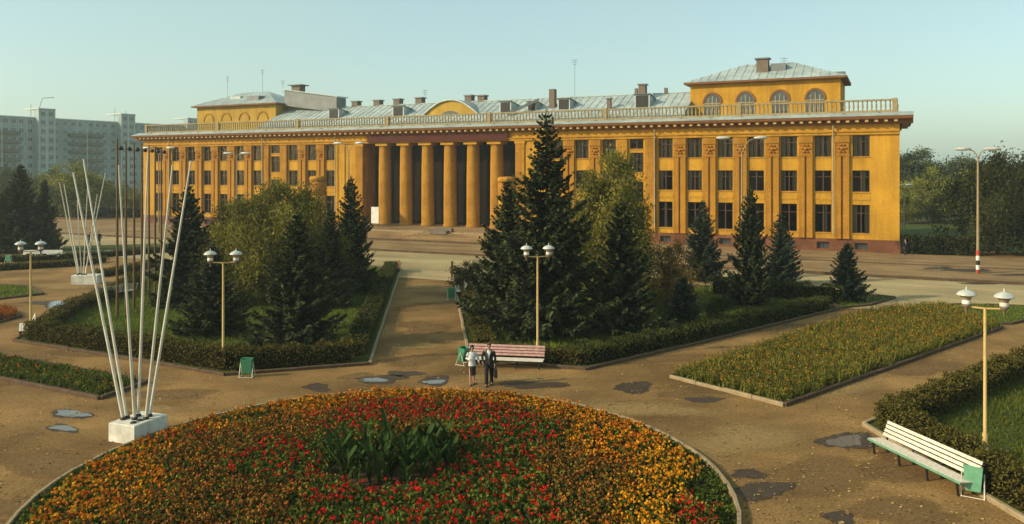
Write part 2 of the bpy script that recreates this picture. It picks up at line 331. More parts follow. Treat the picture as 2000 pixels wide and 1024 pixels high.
# ------------------------------------------------------------------ ground, road, pavements
tag(MB().add([(-2500,-60,0),(2500,-60,0),(2500,4000,0),(-2500,4000,0)], [(0,1,2,3)]).build('ground', 'ground'), 'brown trodden asphalt ground of the square', None, None, 'structure')
def sheet(name, m, poly, z, label=None, kind='structure'):
    o = MB().add([(x,y,z) for x,y in poly], [tuple(range(len(poly)))]).build(name, m); tag(o, label, None, None, kind); return o
def bpoly(x0, x1, y0, y1): return [B2W(x0,y0), B2W(x1,y0), B2W(x1,y1), B2W(x0,y1)]
rd = MB().add([(-190,-38,.004),(150,-38,.004),(150,-20.8,.004),(-190,-20.8,.004)], [(0,1,2,3)]).build('road','road',loc=(BO[0],BO[1],0),rz=-BA); tag(rd, 'pale dusty road running along the front of the building', kind='structure')
def raised(name, m, poly, z, label=None): 
    x0, x1, y0, y1 = poly; o = MB().prism([(x0,y0),(x1,y0),(x1,y1),(x0,y1)], -0.02, z).build(name, m, loc=(BO[0],BO[1],0), rz=-BA); return tag(o, label, None, None, 'structure')
pv = raised('pavement', 'pave', (-190, 150, -20.3, -0.0), 0.13, 'raised brown pavement between road and building')
# kerb of the pavement, stone by stone
def box_mesh(name, m, lx, ly, lz, bev=0.02):
    b = bev; mb = MB(); h = lz
    rs = []
    for z, k in ((0,0),(h-b,0),(h,b)):
        rs.append([(-lx/2+k,-ly/2+k,z),(lx/2-k,-ly/2+k,z),(lx/2-k,ly/2-k,z),(-lx/2+k,ly/2-k,z)])
    mb.rings(rs, True, False); return mb.mesh(name, m)
KERB = box_mesh('kerb_stone', 'kerb', 1.0, 0.16, 0.30)
KERBD = box_mesh('kerb_stone', 'kerb_dark', 1.0, 0.18, 0.30)
def kerb_line(parent, pts, closed=True, seg=1.5, z=-0.16, me=None, jit=0.012):
    n = len(pts); r = random.Random(3)
    for i in range(n if closed else n-1):
        mk = me[i] if isinstance(me, list) else me
        p = Vector(pts[i]); q = Vector(pts[(i+1)%n]); L = (q-p).length; k = max(1, round(L/seg)); a = math.atan2(q.y-p.y, q.x-p.x)
        for j in range(k):
            c = p.lerp(q, (j+.5)/k); cc = c + Vector((r.uniform(-jit,jit), r.uniform(-jit,jit)))
            o = ob('kerb_stone', mk or KERB, parent, (cc.x, cc.y, z + r.uniform(-.015,.015)), a + r.uniform(-.008,.008), (L/k - 0.015, 1, 1))
            o['kind'] = 'structure' if parent is None else 'part'
            if parent is not None: del o['kind']
kerb_line(pv, [(-112,-20.5), (80,-20.5)], False, 1.9, z=-0.07, me=KERBD)
# a second, inner pavement edge
pv2 = raised('path', 'pave', (16.5, 120, -10.5, -6.0), 0.19, 'slightly raised brown footpath in front of the right wing')
kerb_line(pv2, [(16.5,-10.6), (72,-10.6)], False, 1.9, z=-0.09, me=KERBD)

# lawns far off
def lawn(name, poly, label, z=0.14): return tag(MB().prism(poly, 0.0, z).build(name, 'turf'), label, None, None, 'structure')
lawn('lawn', [(46,97),(120,97),(150,135),(60,130)], 'strip of lawn beyond the dark hedge right of the building', 0.19)
lawn('lawn', [(-120,150),(-66,158),(-60,176),(-120,168)], 'green verge beyond the plaza before the apartment block', 0.05)
sheet('terrain', 'field', [(-2500,200),(-60,200),(-60,182),(60,150),(60,140),(2500,140),(2500,3900),(-2500,3900)], 0.02, 'far green land')

# puddles, wet patches and other dark patches
def patch(px, py, rx, ry, m, z, label, ex=0.30, seed=0):
    r = random.Random(seed); n = 40; ph = [r.uniform(0, 6.28) for _ in range(5)]
    pts = []
    for i in range(n):
        t = 2*math.pi*i/n; k = 1 + ex*(math.sin(2*t+ph[0])*.6 + math.sin(3*t+ph[1])*.45 + math.sin(5*t+ph[2])*.25 + math.sin(9*t+ph[3])*.12)
        pts.append(G(px + rx*k*math.cos(t), py - ry*k*math.sin(t), z))
    c = np.mean(np.array(pts), 0); inner = [(c[0]+(x-c[0])*.62, c[1]+(y-c[1])*.62) for x,y in pts]
    o = MB().add([(x,y,z) for x,y in pts]+[(x,y,z) for x,y in inner]+[(c[0],c[1],z)], [(i,(i+1)%n,(i+1)%n+n,i+n) for i in range(n)]+[(i+n,(i+1)%n+n,2*n) for i in range(n)]).build('puddle' if m in ('water','mudwater') else 'dark_patch', m)
    at_ = o.data.attributes.new('e', 'FLOAT', 'POINT'); at_.data.foreach_set('value', [0.0]*n+[0.75]*n+[1.0])
    return tag(o, label, None, None, 'structure')
for i,(px,py,rx,ry,m,lab) in enumerate([
    (850,744,36,10,'wet','dark wet rim round the puddle left of the couple'), (848,746,22,5,'water','small puddle reflecting the sky left of the couple'),
    (745,741,52,9,'wet','long wet patch at the foot of the avenue'), (728,742,28,5,'water','thin puddle within the long wet patch'),
    (790,730,34,7,'wet','wet smear beside the long wet patch'),
    (620,757,30,8,'wet','small round wet patch behind the flower circle'), (1238,757,46,11,'wet','dark wet patch right of the bench'),
    (1040,752,66,9,'wet','long dark patch right of the walking couple'),  # darkens a long strip of ground beside the couple
    (1375,781,34,7,'wet','wet patch by the meadow bed kerb'), (137,809,44,10,'wet','wet rim of the upper puddle by the flagpole block'), (140,808,38,7,'water','upper bright puddle left of the flagpole block'),
    (122,837,32,9,'wet','wet rim of the lower puddle by the flagpole block'), (124,836,26,6,'water','lower bright puddle left of the flagpole block'),
    (1660,861,54,21,'wet','wet patch at the tip of the hedge bed'), (1652,862,36,14,'mudwater','shallow muddy puddle at the tip of the hedge bed'),
    (1490,958,62,19,'wet','large wet patch right of the flower circle'), (1462,926,32,12,'wet','small wet patch right of the flower circle'),
    (1640,1011,34,15,'wet','wet patch at the lower edge right of the flower circle'),
    (1835,524,26,3,'water','small far puddle on the pavement'), (1890,528,60,3,'wet','long far dark streak on the pavement'), (1920,553,46,3.2,'wet','dark streak on the road'),
    (1990,537,40,3,'wet','far dark streak at the right edge'),  # the far streaks are thin darker strips across pavement and road
    (112,594,32,7,'water','bright puddle beside the left island'), (140,603,30,5,'water','long bright puddle beside the left island'), (98,592,60,4,'wet','wet streak beside the left island')]):
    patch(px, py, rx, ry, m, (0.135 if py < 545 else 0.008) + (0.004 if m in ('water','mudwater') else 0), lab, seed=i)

M['mended'] = mat('mended', (0.26, 0.157, 0.062), 0.92, scale=11, color2=(0.125, 0.072, 0.031), bump=0.4, bscale=25, spec=0.08, detail=10); ragged(M['mended'], .4, 1.7)
M['dusty'] = mat('dusty', (0.42, 0.275, 0.108), 0.92, scale=11, color2=(0.22, 0.135, 0.055), bump=0.3, bscale=25, spec=0.08, detail=10); ragged(M['dusty'], .45, 1.8)
for i,(px,py,rx,ry,m) in enumerate(((825,600,48,9,'mended'),(830,640,55,12,'mended'),(815,675,60,9,'dusty'),(820,560,46,6,'dusty'),(800,705,62,11,'mended'),(560,790,120,14,'dusty'),(90,905,120,26,'mended'),(60,990,110,24,'mended'),
        (330,770,90,12,'mended'),(1240,800,150,20,'dusty'),(1450,860,150,34,'dusty'),(1620,930,120,36,'mended'),(1760,1000,110,30,'mended'),(1620,760,110,18,'dusty'),(1250,700,160,12,'mended'),(1500,640,140,9,'mended'),(1780,905,110,36,'mended'),
        (200,690,110,9,'mended'),(60,700,60,7,'mended'),(250,640,30,5,'dusty'),(120,560,70,7,'dusty'),(300,800,60,10,'dusty'),(1000,738,120,8,'dusty'),(1800,720,90,14,'mended'),(700,735,40,7,'mended'),(1420,760,50,8,'mended'),(1330,772,60,7,'mended'))):
    o = patch(px, py, rx, ry, m, .0045 + .00012*i, 'worn patch of asphalt on the square', .3, 100+i); o.name = 'asphalt_patch'
# ------------------------------------------------------------------ the palace (main building)
pal = thing('building', 'long ochre three-storey building with six-column portico and zinc roof', 'building', (BO[0], BO[1], 0), -BA)
DEP = 17.0
WX = [53.7, 49.85, 46.26, 42.7, 39.2, 35.65, 32.15, 25.05, 21.45, 18.05]
STAIR = 28.55
ROWS = [(2.15, 5.25), (6.65, 9.0), (10.5, 12.82)]
WW = 1.72
def wall_open(x0, x1, z0, z1, ops, y=0.0, dep=0.34):
    """front wall sheet with real openings and reveals; ops = (xa,xb,za,zb)"""
    ops = [o for o in ops if o[0] > x0 and o[1] < x1]
    xs = sorted({x0, x1, *[o[0] for o in ops], *[o[1] for o in ops]}); zs = sorted({z0, z1, *[o[2] for o in ops], *[o[3] for o in ops]})
    mb = MB()
    for i in range(len(xs)-1):
        for j in range(len(zs)-1):
            cx = (xs[i]+xs[i+1])/2; cz = (zs[j]+zs[j+1])/2
            if any(o[0] < cx < o[1] and o[2] < cz < o[3] for o in ops): continue
            mb.add([(xs[i],y,zs[j]),(xs[i+1],y,zs[j]),(xs[i+1],y,zs[j+1]),(xs[i],y,zs[j+1])], [(0,1,2,3)])
    for a,b,c,d in ops:
        e = y+dep
        mb.add([(a,y,c),(b,y,c),(b,y,d),(a,y,d),(a,e,c),(b,e,c),(b,e,d),(a,e,d)], [(0,4,5,1),(1,5,6,2),(2,6,7,3),(3,7,4,0)])
    return mb
ops = []; wins = []
for s in (-1, 1):
    for x in WX:
        for r,(a,b) in enumerate(ROWS):
            ops.append((s*x-WW/2, s*x+WW/2, a, b)); wins.append((s*x, a, b, r))
    for a,b in ((11.62,12.82),(8.75,11.15),(5.2,7.6),(2.15,4.4)):
        ops.append((s*STAIR-.85, s*STAIR+.85, a, b)); wins.append((s*STAIR, a, b, 3))
PX = 12.2
for x0,x1 in ((-BC, -PX), (PX, BC)):
    wall_open(x0, x1, 1.5, 14.05, ops).build('wall', 'wall', pal)
MB().box(-PX, PX, 0, 0.9, 12.86, 14.05).build('architrave', 'wall', pal)
# end walls and back
eb = MB(); 
for x in (-BC, BC): eb.add([(x,0,1.5),(x,DEP,1.5),(x,DEP,14.05),(x,0,14.05)], [(0,1,2,3)])
eb.add([(-BC,DEP,0),(BC,DEP,0),(BC,DEP,14.05),(-BC,DEP,14.05)], [(0,1,2,3)]); eb.build('wall', 'wall', pal)
# plinth with basement openings
bops = [(s*x-.65, s*x+.65, 0.40, 1.12) for s in (-1,1) for x in WX]
for x0,x1 in ((-BC-.08, -PX-1.4), (PX+1.4, BC+.08)):
    pb = wall_open(x0, x1, 0.0, 1.5, bops, -0.08, 0.4)
    pb.add([(x0,-.08,1.5),(x1,-.08,1.5),(x1,.3,1.5),(x0,.3,1.5)], [(0,1,2,3)])
    xe = x1 if x1 > 0 else x0
    pb.add([(xe,-.08,0),(xe,DEP,0),(xe,DEP,1.5),(xe,-.08,1.5)], [(0,1,2,3)])
    pb.build('plinth', 'base', pal)
bw = MB().box(-.64, .64, .28, .33, .41, 1.11).mesh('basement_window', 'farglass')
bg_ = MB(); bg_.box(-.02,.02,.24,.27,.41,1.11); bg_.box(-.64,.64,.24,.27,.74,.78); bgm = bg_.mesh('grille','iron')
for s in (-1,1):
    for x in WX:
        o = ob('basement_window', bw, pal, (s*x,0,0)); ob('grille', bgm, o)
# dark rooms behind the windows
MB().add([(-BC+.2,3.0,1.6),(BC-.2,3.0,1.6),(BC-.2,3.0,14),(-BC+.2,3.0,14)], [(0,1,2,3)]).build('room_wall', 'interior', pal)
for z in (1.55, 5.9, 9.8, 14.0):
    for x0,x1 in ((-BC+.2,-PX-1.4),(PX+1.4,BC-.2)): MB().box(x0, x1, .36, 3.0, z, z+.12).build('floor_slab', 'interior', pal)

# windows: frame, two panes, sill, curtains in the top storey
def win_meshes(w, h, key):
    y = 0.20; t = 0.075
    f = MB(); f.box(-w/2,-w/2+t,y,y+.09,0,h); f.box(w/2-t,w/2,y,y+.09,0,h); f.box(-w/2+t,w/2-t,y,y+.09,0,t); f.box(-w/2+t,w/2-t,y,y+.09,h-t,h)
    f.box(-.05,.05,y-.01,y+.085,t,h-t)
    if h > 1.6:
        zt = h*0.70; f.box(-w/2+t,-.05,y+.005,y+.08,zt-.035,zt+.035); f.box(.05,w/2-t,y+.005,y+.08,zt-.035,zt+.035)
    p = MB().box(-w/2+t, -.05, y+.035, y+.05, t, h-t).mesh('pane', 'glass')
    q = MB().box(.05, w/2-t, y+.035, y+.05, t, h-t).mesh('pane', 'glass')
    s = MB().box(-w/2-.06, w/2+.06, -.10, .19, -.09, -.002).mesh('sill', 'wall')
    def curt(x0, x1, sd):
        r = random.Random(sd); mb = MB(); n = 10; pts = [(x0+(x1-x0)*i/n, y+.22+.035*(i%2)) for i in range(n+1)]
        mb.add([(a,b,.05) for a,b in pts]+[(a,b,h) for a,b in pts], [(i,i+1,i+n+2,i+n+1) for i in range(n)]); return mb.mesh('curtain','curtain')
    cs = [curt(-w/2, -w/2+w*.27, 1), curt(w*.02, w*.24, 2), curt(-w*.16, w*.06, 3), curt(w/2-w*.3, w/2, 4)]
    return f.mesh('window','frame'), p, q, s, cs
wm = {}
rw = random.Random(5)
for x,a,b,r in wins:
    k = (round(b-a,2), r == 3)
    if k not in wm: wm[k] = win_meshes(WW if r != 3 else 1.7, b-a, k)
    f,p,q,s,cs = wm[k]
    o = ob('window', f, pal, (x,0,a)); ob('pane', p, o); ob('pane', q, o); ob('sill', s, o)
    for c in ({2:[0,3,rw.choice([1,2])], 1:rw.choice([[0],[3],[0,3],[],[1]]), 0:rw.choice([[1],[],[],[0,3],[2]]), 3:[0,3] if rw.random()<.4 else []}[r]):
        ob('curtain', cs[c], o)
# bands between first and second storey
bnd = MB().box(-WW/2-.03, WW/2+.03, -.06, -.001, 5.75, 6.05).mesh('spandrel_band', 'wall')
for s in (-1,1):
    for x in WX: ob('spandrel_band', bnd, pal, (s*x,0,0))
# pilasters: brick-faced double strip with a relief panel near the top
pm = MB(); pm.box(-.72,-.10,-.32,-.001,1.52,10.55); pm.box(.10,.72,-.32,-.001,1.52,10.55); pm.box(-.10,.10,-.10,-.001,1.52,10.55)
pm.box(-.76,.76,-.34,-.001,12.05,12.80)
pil = pm.mesh('pilaster','brickwall')
rm = MB(); rm.box(-.78,.78,-.36,-.001,10.56,10.72); rm.box(-.70,.70,-.24,-.001,10.73,12.04)
for i in range(6):
    a = i*math.pi/3; rm.lathe([(.0,0),(.17,.02),(.19,.08),(.1,.14)], 8, (.36*math.cos(a), -.26, 11.36+.42*math.sin(a)))
rm.lathe([(.0,-.18),(.2,-.1),(.24,0),(.2,.1),(0,.18)], 10, (0,-.25,11.36))
rel = rm.mesh('relief_panel','relief')
for s in (-1,1):
    for x in (51.8, 48.05, 44.48, 40.95, 37.42, 33.9, 23.25, 19.75):
        o = ob('pilaster', pil, pal, (s*x,0,0)); ob('relief_panel', rel, o)
    for x in (30.35, 26.8): MB().box(s*x-.62, s*x+.62, -.28, -.001, 1.52, 12.8).build('pier','brickwall',pal)
    MB().box(s*16.2-.8, s*16.2+.8, -.12, -.001, 1.52, 12.8).build('pier','wall',pal)
    MB().box(s*12.85-.64, s*12.85+.64, -.16, -.001, 1.35, 12.8).build('anta','brickwall',pal)
    MB().box(s*12.85-.74, s*12.85+.74, -.22, -.001, 12.5, 12.84).build('anta_cap','wall',pal)
# frieze mouldings
MB().box(-BC-.05, BC+.05, -.22, -.001, 12.88, 13.14).build('moulding','wall',pal)
MB().box(-BC-.07, BC+.07, -.34, -.001, 13.14, 13.26).build('moulding','brickwall',pal)
MB().box(-11.2, 11.2, -.42, -.345, 12.98, 13.97).build('banner','banner',pal)
# cornice
cp = [(0.0,13.98),(-.25,14.0),(-.30,14.12),(-.32,14.45),(-1.15,14.46),(-1.22,14.55),(-1.30,14.78),(0.0,14.85)]
MB().extrude_x(cp, -BC-1.3, BC+1.3).build('cornice','cornice',pal)
MB().box(BC+.001, BC+1.28, .02, DEP, 14.46, 14.80).box(BC+.001, BC+.3, .02, DEP, 13.98, 14.45).build('cornice','cornice',pal)
MB().box(-BC-1.28, -BC-.001, .02, DEP, 14.46, 14.80).build('cornice','cornice',pal)
MB().extrude_x([(-1.34,14.79),(-1.36,14.84),(.25,15.30),(.25,14.86),(0,14.851)], -BC-1.34, BC+1.34).build('cornice_flashing','zinc',pal)
MB().box(BC-.2, BC+1.34, .26, DEP, 14.86, 14.98).build('cornice_flashing','zinc',pal)
modm = MB().box(-.17,.17,-1.0,-.325,14.20,14.455).mesh('modillion','modillion')
nmod = 122
for i in range(nmod): ob('modillion', modm, pal, (-BC+.35+(2*BC-.7)*i/(nmod-1),0,0))
for i in range(17): ob('modillion', modm, pal, (BC,.5+i,0), R(90))
# balustrade
bal = MB().box(-BC+.3, BC-.3, .16, .46, 15.28, 15.48).box(-BC+.3, BC-.3, .15, .47, 16.50, 16.68).build('balustrade','stone',pal)
blm = MB().lathe([(.10,15.48),(.10,15.56),(.06,15.62),(.115,15.85),(.10,16.0),(.06,16.32),(.10,16.42),(.10,16.50)], 7).mesh('baluster','stone')
pdm = MB().box(-.24,.24,-.22,.22,15.20,16.76).mesh('pedestal','stone')
npd = 7; sp = (2*BC-.9)/npd
for i in range(npd+1): ob('pedestal', pdm, bal, (-BC+.45+sp*i, .31, 0))
for i in range(npd):
    for j in range(35): ob('baluster', blm, bal, (-BC+.45+sp*i+.24+(sp-.48)*(j+.5)/35, .31, 0))
# the return of the balustrade over the right end
b2 = MB().box(BC-.46, BC-.16, .48, 9, 15.1, 15.48).box(BC-.47, BC-.15, .48, 9, 16.5, 16.68).build('balustrade','stone',pal)
for j in range(18): ob('baluster', blm, b2, (BC-.31, .75+j*.46, 0))
ob('pedestal', pdm, b2, (BC-.31, 9.2, 0))
# downpipes
for x in (30.9, -30.9, 50.9, -50.9, -16.9, 16.9):
    mb = MB().tube([(x,-.44,14.0),(x,-.46,13.2),(x,-.42,12.7),(x,-.42,2.2),(x,-.5,1.9)], .075, 7); 
    mb.build('downpipe','pipe',pal)
# gutter spouts on the flashing
spm = MB().box(-.16,.16,-.35,.0,14.98,15.16).mesh('vent_hole','chimney')
for i in range(32): ob('vent_hole', spm, pal, (-BC+2+i*3.58,.1,0.08))

# portico: columns, recess, doors
colm = MB().lathe([(1.02,1.3),(1.02,1.55),(.93,1.6),(.92,5),(.90,9),(.84,12.2),(.84,12.32),(.92,12.4),(.92,12.5)], 28).mesh('column','brickwall')
abm = MB().box(-1.02,1.02,-1.02,1.02,12.5,12.855).mesh('abacus','wall')
for x in (-9.0,-5.4,-1.8,1.8,5.4,9.0):
    o = ob('column', colm, pal, (x,.9,0)); ob('abacus', abm, o, (0,0.04,0))
for s in (-1,1): MB().add([(s*PX,0,1.3),(s*PX,5.2,1.3),(s*PX,5.2,12.86),(s*PX,0,12.86)], [(0,1,2,3)]).build('portico_side','brickwall',pal)
dops = []
for i in range(-3,4):
    dops += [(i*3.45-1.1, i*3.45+1.1, 1.5, 5.1), (i*3.45-1.1, i*3.45+1.1, 6.5, 12.0)]
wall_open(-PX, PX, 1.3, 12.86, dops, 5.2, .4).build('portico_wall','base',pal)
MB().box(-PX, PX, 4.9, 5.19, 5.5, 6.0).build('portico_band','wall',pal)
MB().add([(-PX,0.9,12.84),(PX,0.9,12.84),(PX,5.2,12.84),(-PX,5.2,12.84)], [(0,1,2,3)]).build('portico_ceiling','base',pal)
MB().box(-PX, PX, 5.65, 5.75, 1.4, 12.8).build('room_wall','interior',pal)
def dmesh(w,h,nv):
    f = MB(); t=.1; y=5.35
    f.box(-w/2,-w/2+t,y,y+.1,0,h); f.box(w/2-t,w/2,y,y+.1,0,h); f.box(-w/2+t,w/2-t,y,y+.1,h-t,h); f.box(-.05,.05,y,y+.1,0,h-t)
    for k in range(1,nv): f.box(-w/2+t,-.05,y+.01,y+.09,h*k/nv-.05,h*k/nv+.05); f.box(.05,w/2-t,y+.01,y+.09,h*k/nv-.05,h*k/nv+.05)
    return f, MB().box(-w/2+t,w/2-t,y+.04,y+.06,.02,h-t).mesh('pane','porchglass')
df,dp = dmesh(2.2,3.6,2); dfm = df.mesh('door','frame'); wf,wp = dmesh(2.2,5.5,4); wfm = wf.mesh('window','frame')
for i in range(-3,4):
    o = ob('door', dfm, pal, (i*3.45,0,1.5)); ob('pane', dp, o); o = ob('window', wfm, pal, (i*3.45,0,6.5)); ob('pane', wp, o)
# platform and steps
MB().box(-16.0, 16.0, -6.8, 5.2, 0.0, 1.30).build('platform','pave',pal)
for k in range(8):
    MB().box(-16.0+.02*k, 16.0-.02*k, -6.8-.42*(k+1), -6.8-.42*k, 0.0, 1.30-.145*(k+1)).build('step','kerb_dark' if k > 5 else 'kerb' if k == 0 else 'pave',pal)
# ledge stones lying on the steps
st = thing('planter', 'dark low stone planter on the entrance steps', 'planter', (*B2W(5.0,-7.4), .95), -BA)
MB().box(-1.3,1.2,-.35,.35,0.0,.42).build('trough','chimney',st); MB().box(-1.05,1.55,.36,.9,0.2,.72).build('upper_trough','chimney',st)
# notice board
nb = thing('notice_board', 'white notice board on legs in front of the portico', 'notice board', (*B2W(-7.7,-3.4), 1.30), -BA)
MB().box(-.62,.62,-.03,.03,.38,2.65).build('panel','white',nb)
for s in (-1,1): MB().box(s*.58-.03,s*.58+.03,.031,.09,0,2.6).build('leg','iron',nb)
# roof
rf = MB(); E0, E1, RY, RZ = .5, DEP-.5, 8.5, 19.1
rf.add([(-33.9,E0,15.2),(33.9,E0,15.2),(33.9,E1,15.2),(-33.9,E1,15.2),(-33.9,RY,RZ),(33.9,RY,RZ)], [(0,1,5,4),(1,2,5),(2,3,4,5),(3,0,4)])
roof = rf.build('roof','zinc',pal)
sm = MB()
for i in range(106):
    x = -BC+5+i*1.0
    if abs(x) > 33.5: continue
    sm.bar((x,E0+.05,15.24),(x,RY,RZ+.03),.05,.06)
tag(sm.build('roof_seams','zinc',roof), kind='stuff')
MB().bar((-33.8,RY,RZ+.03),(33.8,RY,RZ+.03),.3,.1).build('ridge_cap','zinc',roof)
for s in (-1,1): MB().box(min(s*33.95,s*(BC-.3)), max(s*33.95,s*(BC-.3)), .48, DEP-.3, 14.9, 15.24).build('flat_roof','zincdark',roof)
def roof_z(y): return 15.2 + (RZ-15.2)*(y-E0)/(RY-E0)
def chimney(x, y, w, ztop, par=None, cap=True, name='chimney'):
    p = MB().box(x-w/2,x+w/2,y-w/2,y+w/2,roof_z(min(y,RY))-.6 if par is None else 19,ztop).build(name,'chimney',par or roof)
    if cap: MB().box(x-w/2-.14,x+w/2+.14,y-w/2-.14,y+w/2+.14,ztop+.002,ztop+.16).build('chimney_cap','zincdark',par or roof)
for x,zt in ((0.45,20.1),(2.6,20.0),(-8.1,20.1),(-12.1,20.05),(-15.8,20.0),(-20,20.0)): chimney(x, 8.9, 1.1, zt-.15)
chimney(15.2, 5.4, .8, 20.0, cap=False); chimney(23.7, 4.0, .5, 18.2); chimney(27.4,6.6,.9,20.1); chimney(26.0,8.4,.4,19.9,cap=False); chimney(30,8.4,.4,19.8,cap=False)
def dormer(x, y, w, h, par=None):
    zb = roof_z(y); d = 2.6
    b = MB().add([(x-w/2,y,zb-.2),(x+w/2,y,zb-.2),(x+w/2,y,zb+h),(x-w/2,y,zb+h),(x-w/2,y+d,zb+h*.7),(x+w/2,y+d,zb+h*.7),(x-w/2,y+d,zb),(x+w/2,y+d,zb)],
                 [(0,1,2,3),(0,3,4,6),(1,7,5,2)]).build('dormer','zinc',roof)
    MB().add([(x-w/2-.15,y-.25,zb+h+.06),(x+w/2+.15,y-.25,zb+h+.06),(x+w/2+.15,y+d+.1,zb+h*.7+.06),(x-w/2-.15,y+d+.1,zb+h*.7+.06),
              (x-w/2-.15,y-.25,zb+h),(x+w/2+.15,y-.25,zb+h),(x+w/2+.15,y+d+.1,zb+h*.7),(x-w/2-.15,y+d+.1,zb+h*.7)],
             [(0,1,2,3),(4,7,6,5),(0,4,5,1),(1,5,6,2),(2,6,7,3),(3,7,4,0)]).build('dormer_roof','zincdark',b)
    MB().box(x-w/2+.2,x+w/2-.2,y-.05,y-.002,zb+.05,zb+h-.18).build('louvre','iron',b)
for x,y,w,h in ((8.6,4.2,1.8,1.5),(17.2,4.4,1.8,1.5),(28.0,4.2,2.0,1.7),(-9.0,4.2,2.0,1.5),(-20.8,4.2,2.0,1.5),(12.4,4.6,1.4,1.2)): dormer(x,y,w,h)
# sloping skylight
MB().bar((9.6,2.8,16.7),(13.6,4.4,18.6),.5,.35).build('skylight','zincdark',roof)
# central curved pediment
pd_ = MB(); n = 20; hw = 5.4; zb = 15.3; top = 18.9
arc = [(-hw+2*hw*i/n, 15.9+(top-15.9)*math.sin(math.pi*i/n)**.9) for i in range(n+1)]
front = [(-hw,zb)]+arc+[(hw,zb)]
pd_.add([(x,4.0,z) for x,z in front], [tuple(range(len(front)))])
ped = pd_.build('pediment','attic',pal)
vb = MB(); m_ = len(arc)
vb.add([(x,3.7,z+.05) for x,z in arc]+[(x,9.5,z+.05) for x,z in arc]+[(x,3.7,z+.25) for x,z in arc]+[(x,9.5,z+.25) for x,z in arc],
       [(i,i+1,i+m_+1,i+m_) for i in range(n)]+[(i+2*m_,i+3*m_,i+3*m_+1,i+2*m_+1) for i in range(n)]+[(i,i+2*m_,i+2*m_+1,i+1) for i in range(n)])
vb.build('curved_roof','zinc',ped)
lun = [(2.0*math.cos(math.pi*i/12), 16.5+1.15*math.sin(math.pi*i/12)) for i in range(13)]
MB().add([(x,3.96,z) for x,z in lun],[tuple(range(13))]).build('lunette','attic',ped)
MB().add([(x*.82,3.93,16.55+(z-16.5)*.8) for x,z in lun],[tuple(range(13))]).build('lunette_glass','farglass',ped)
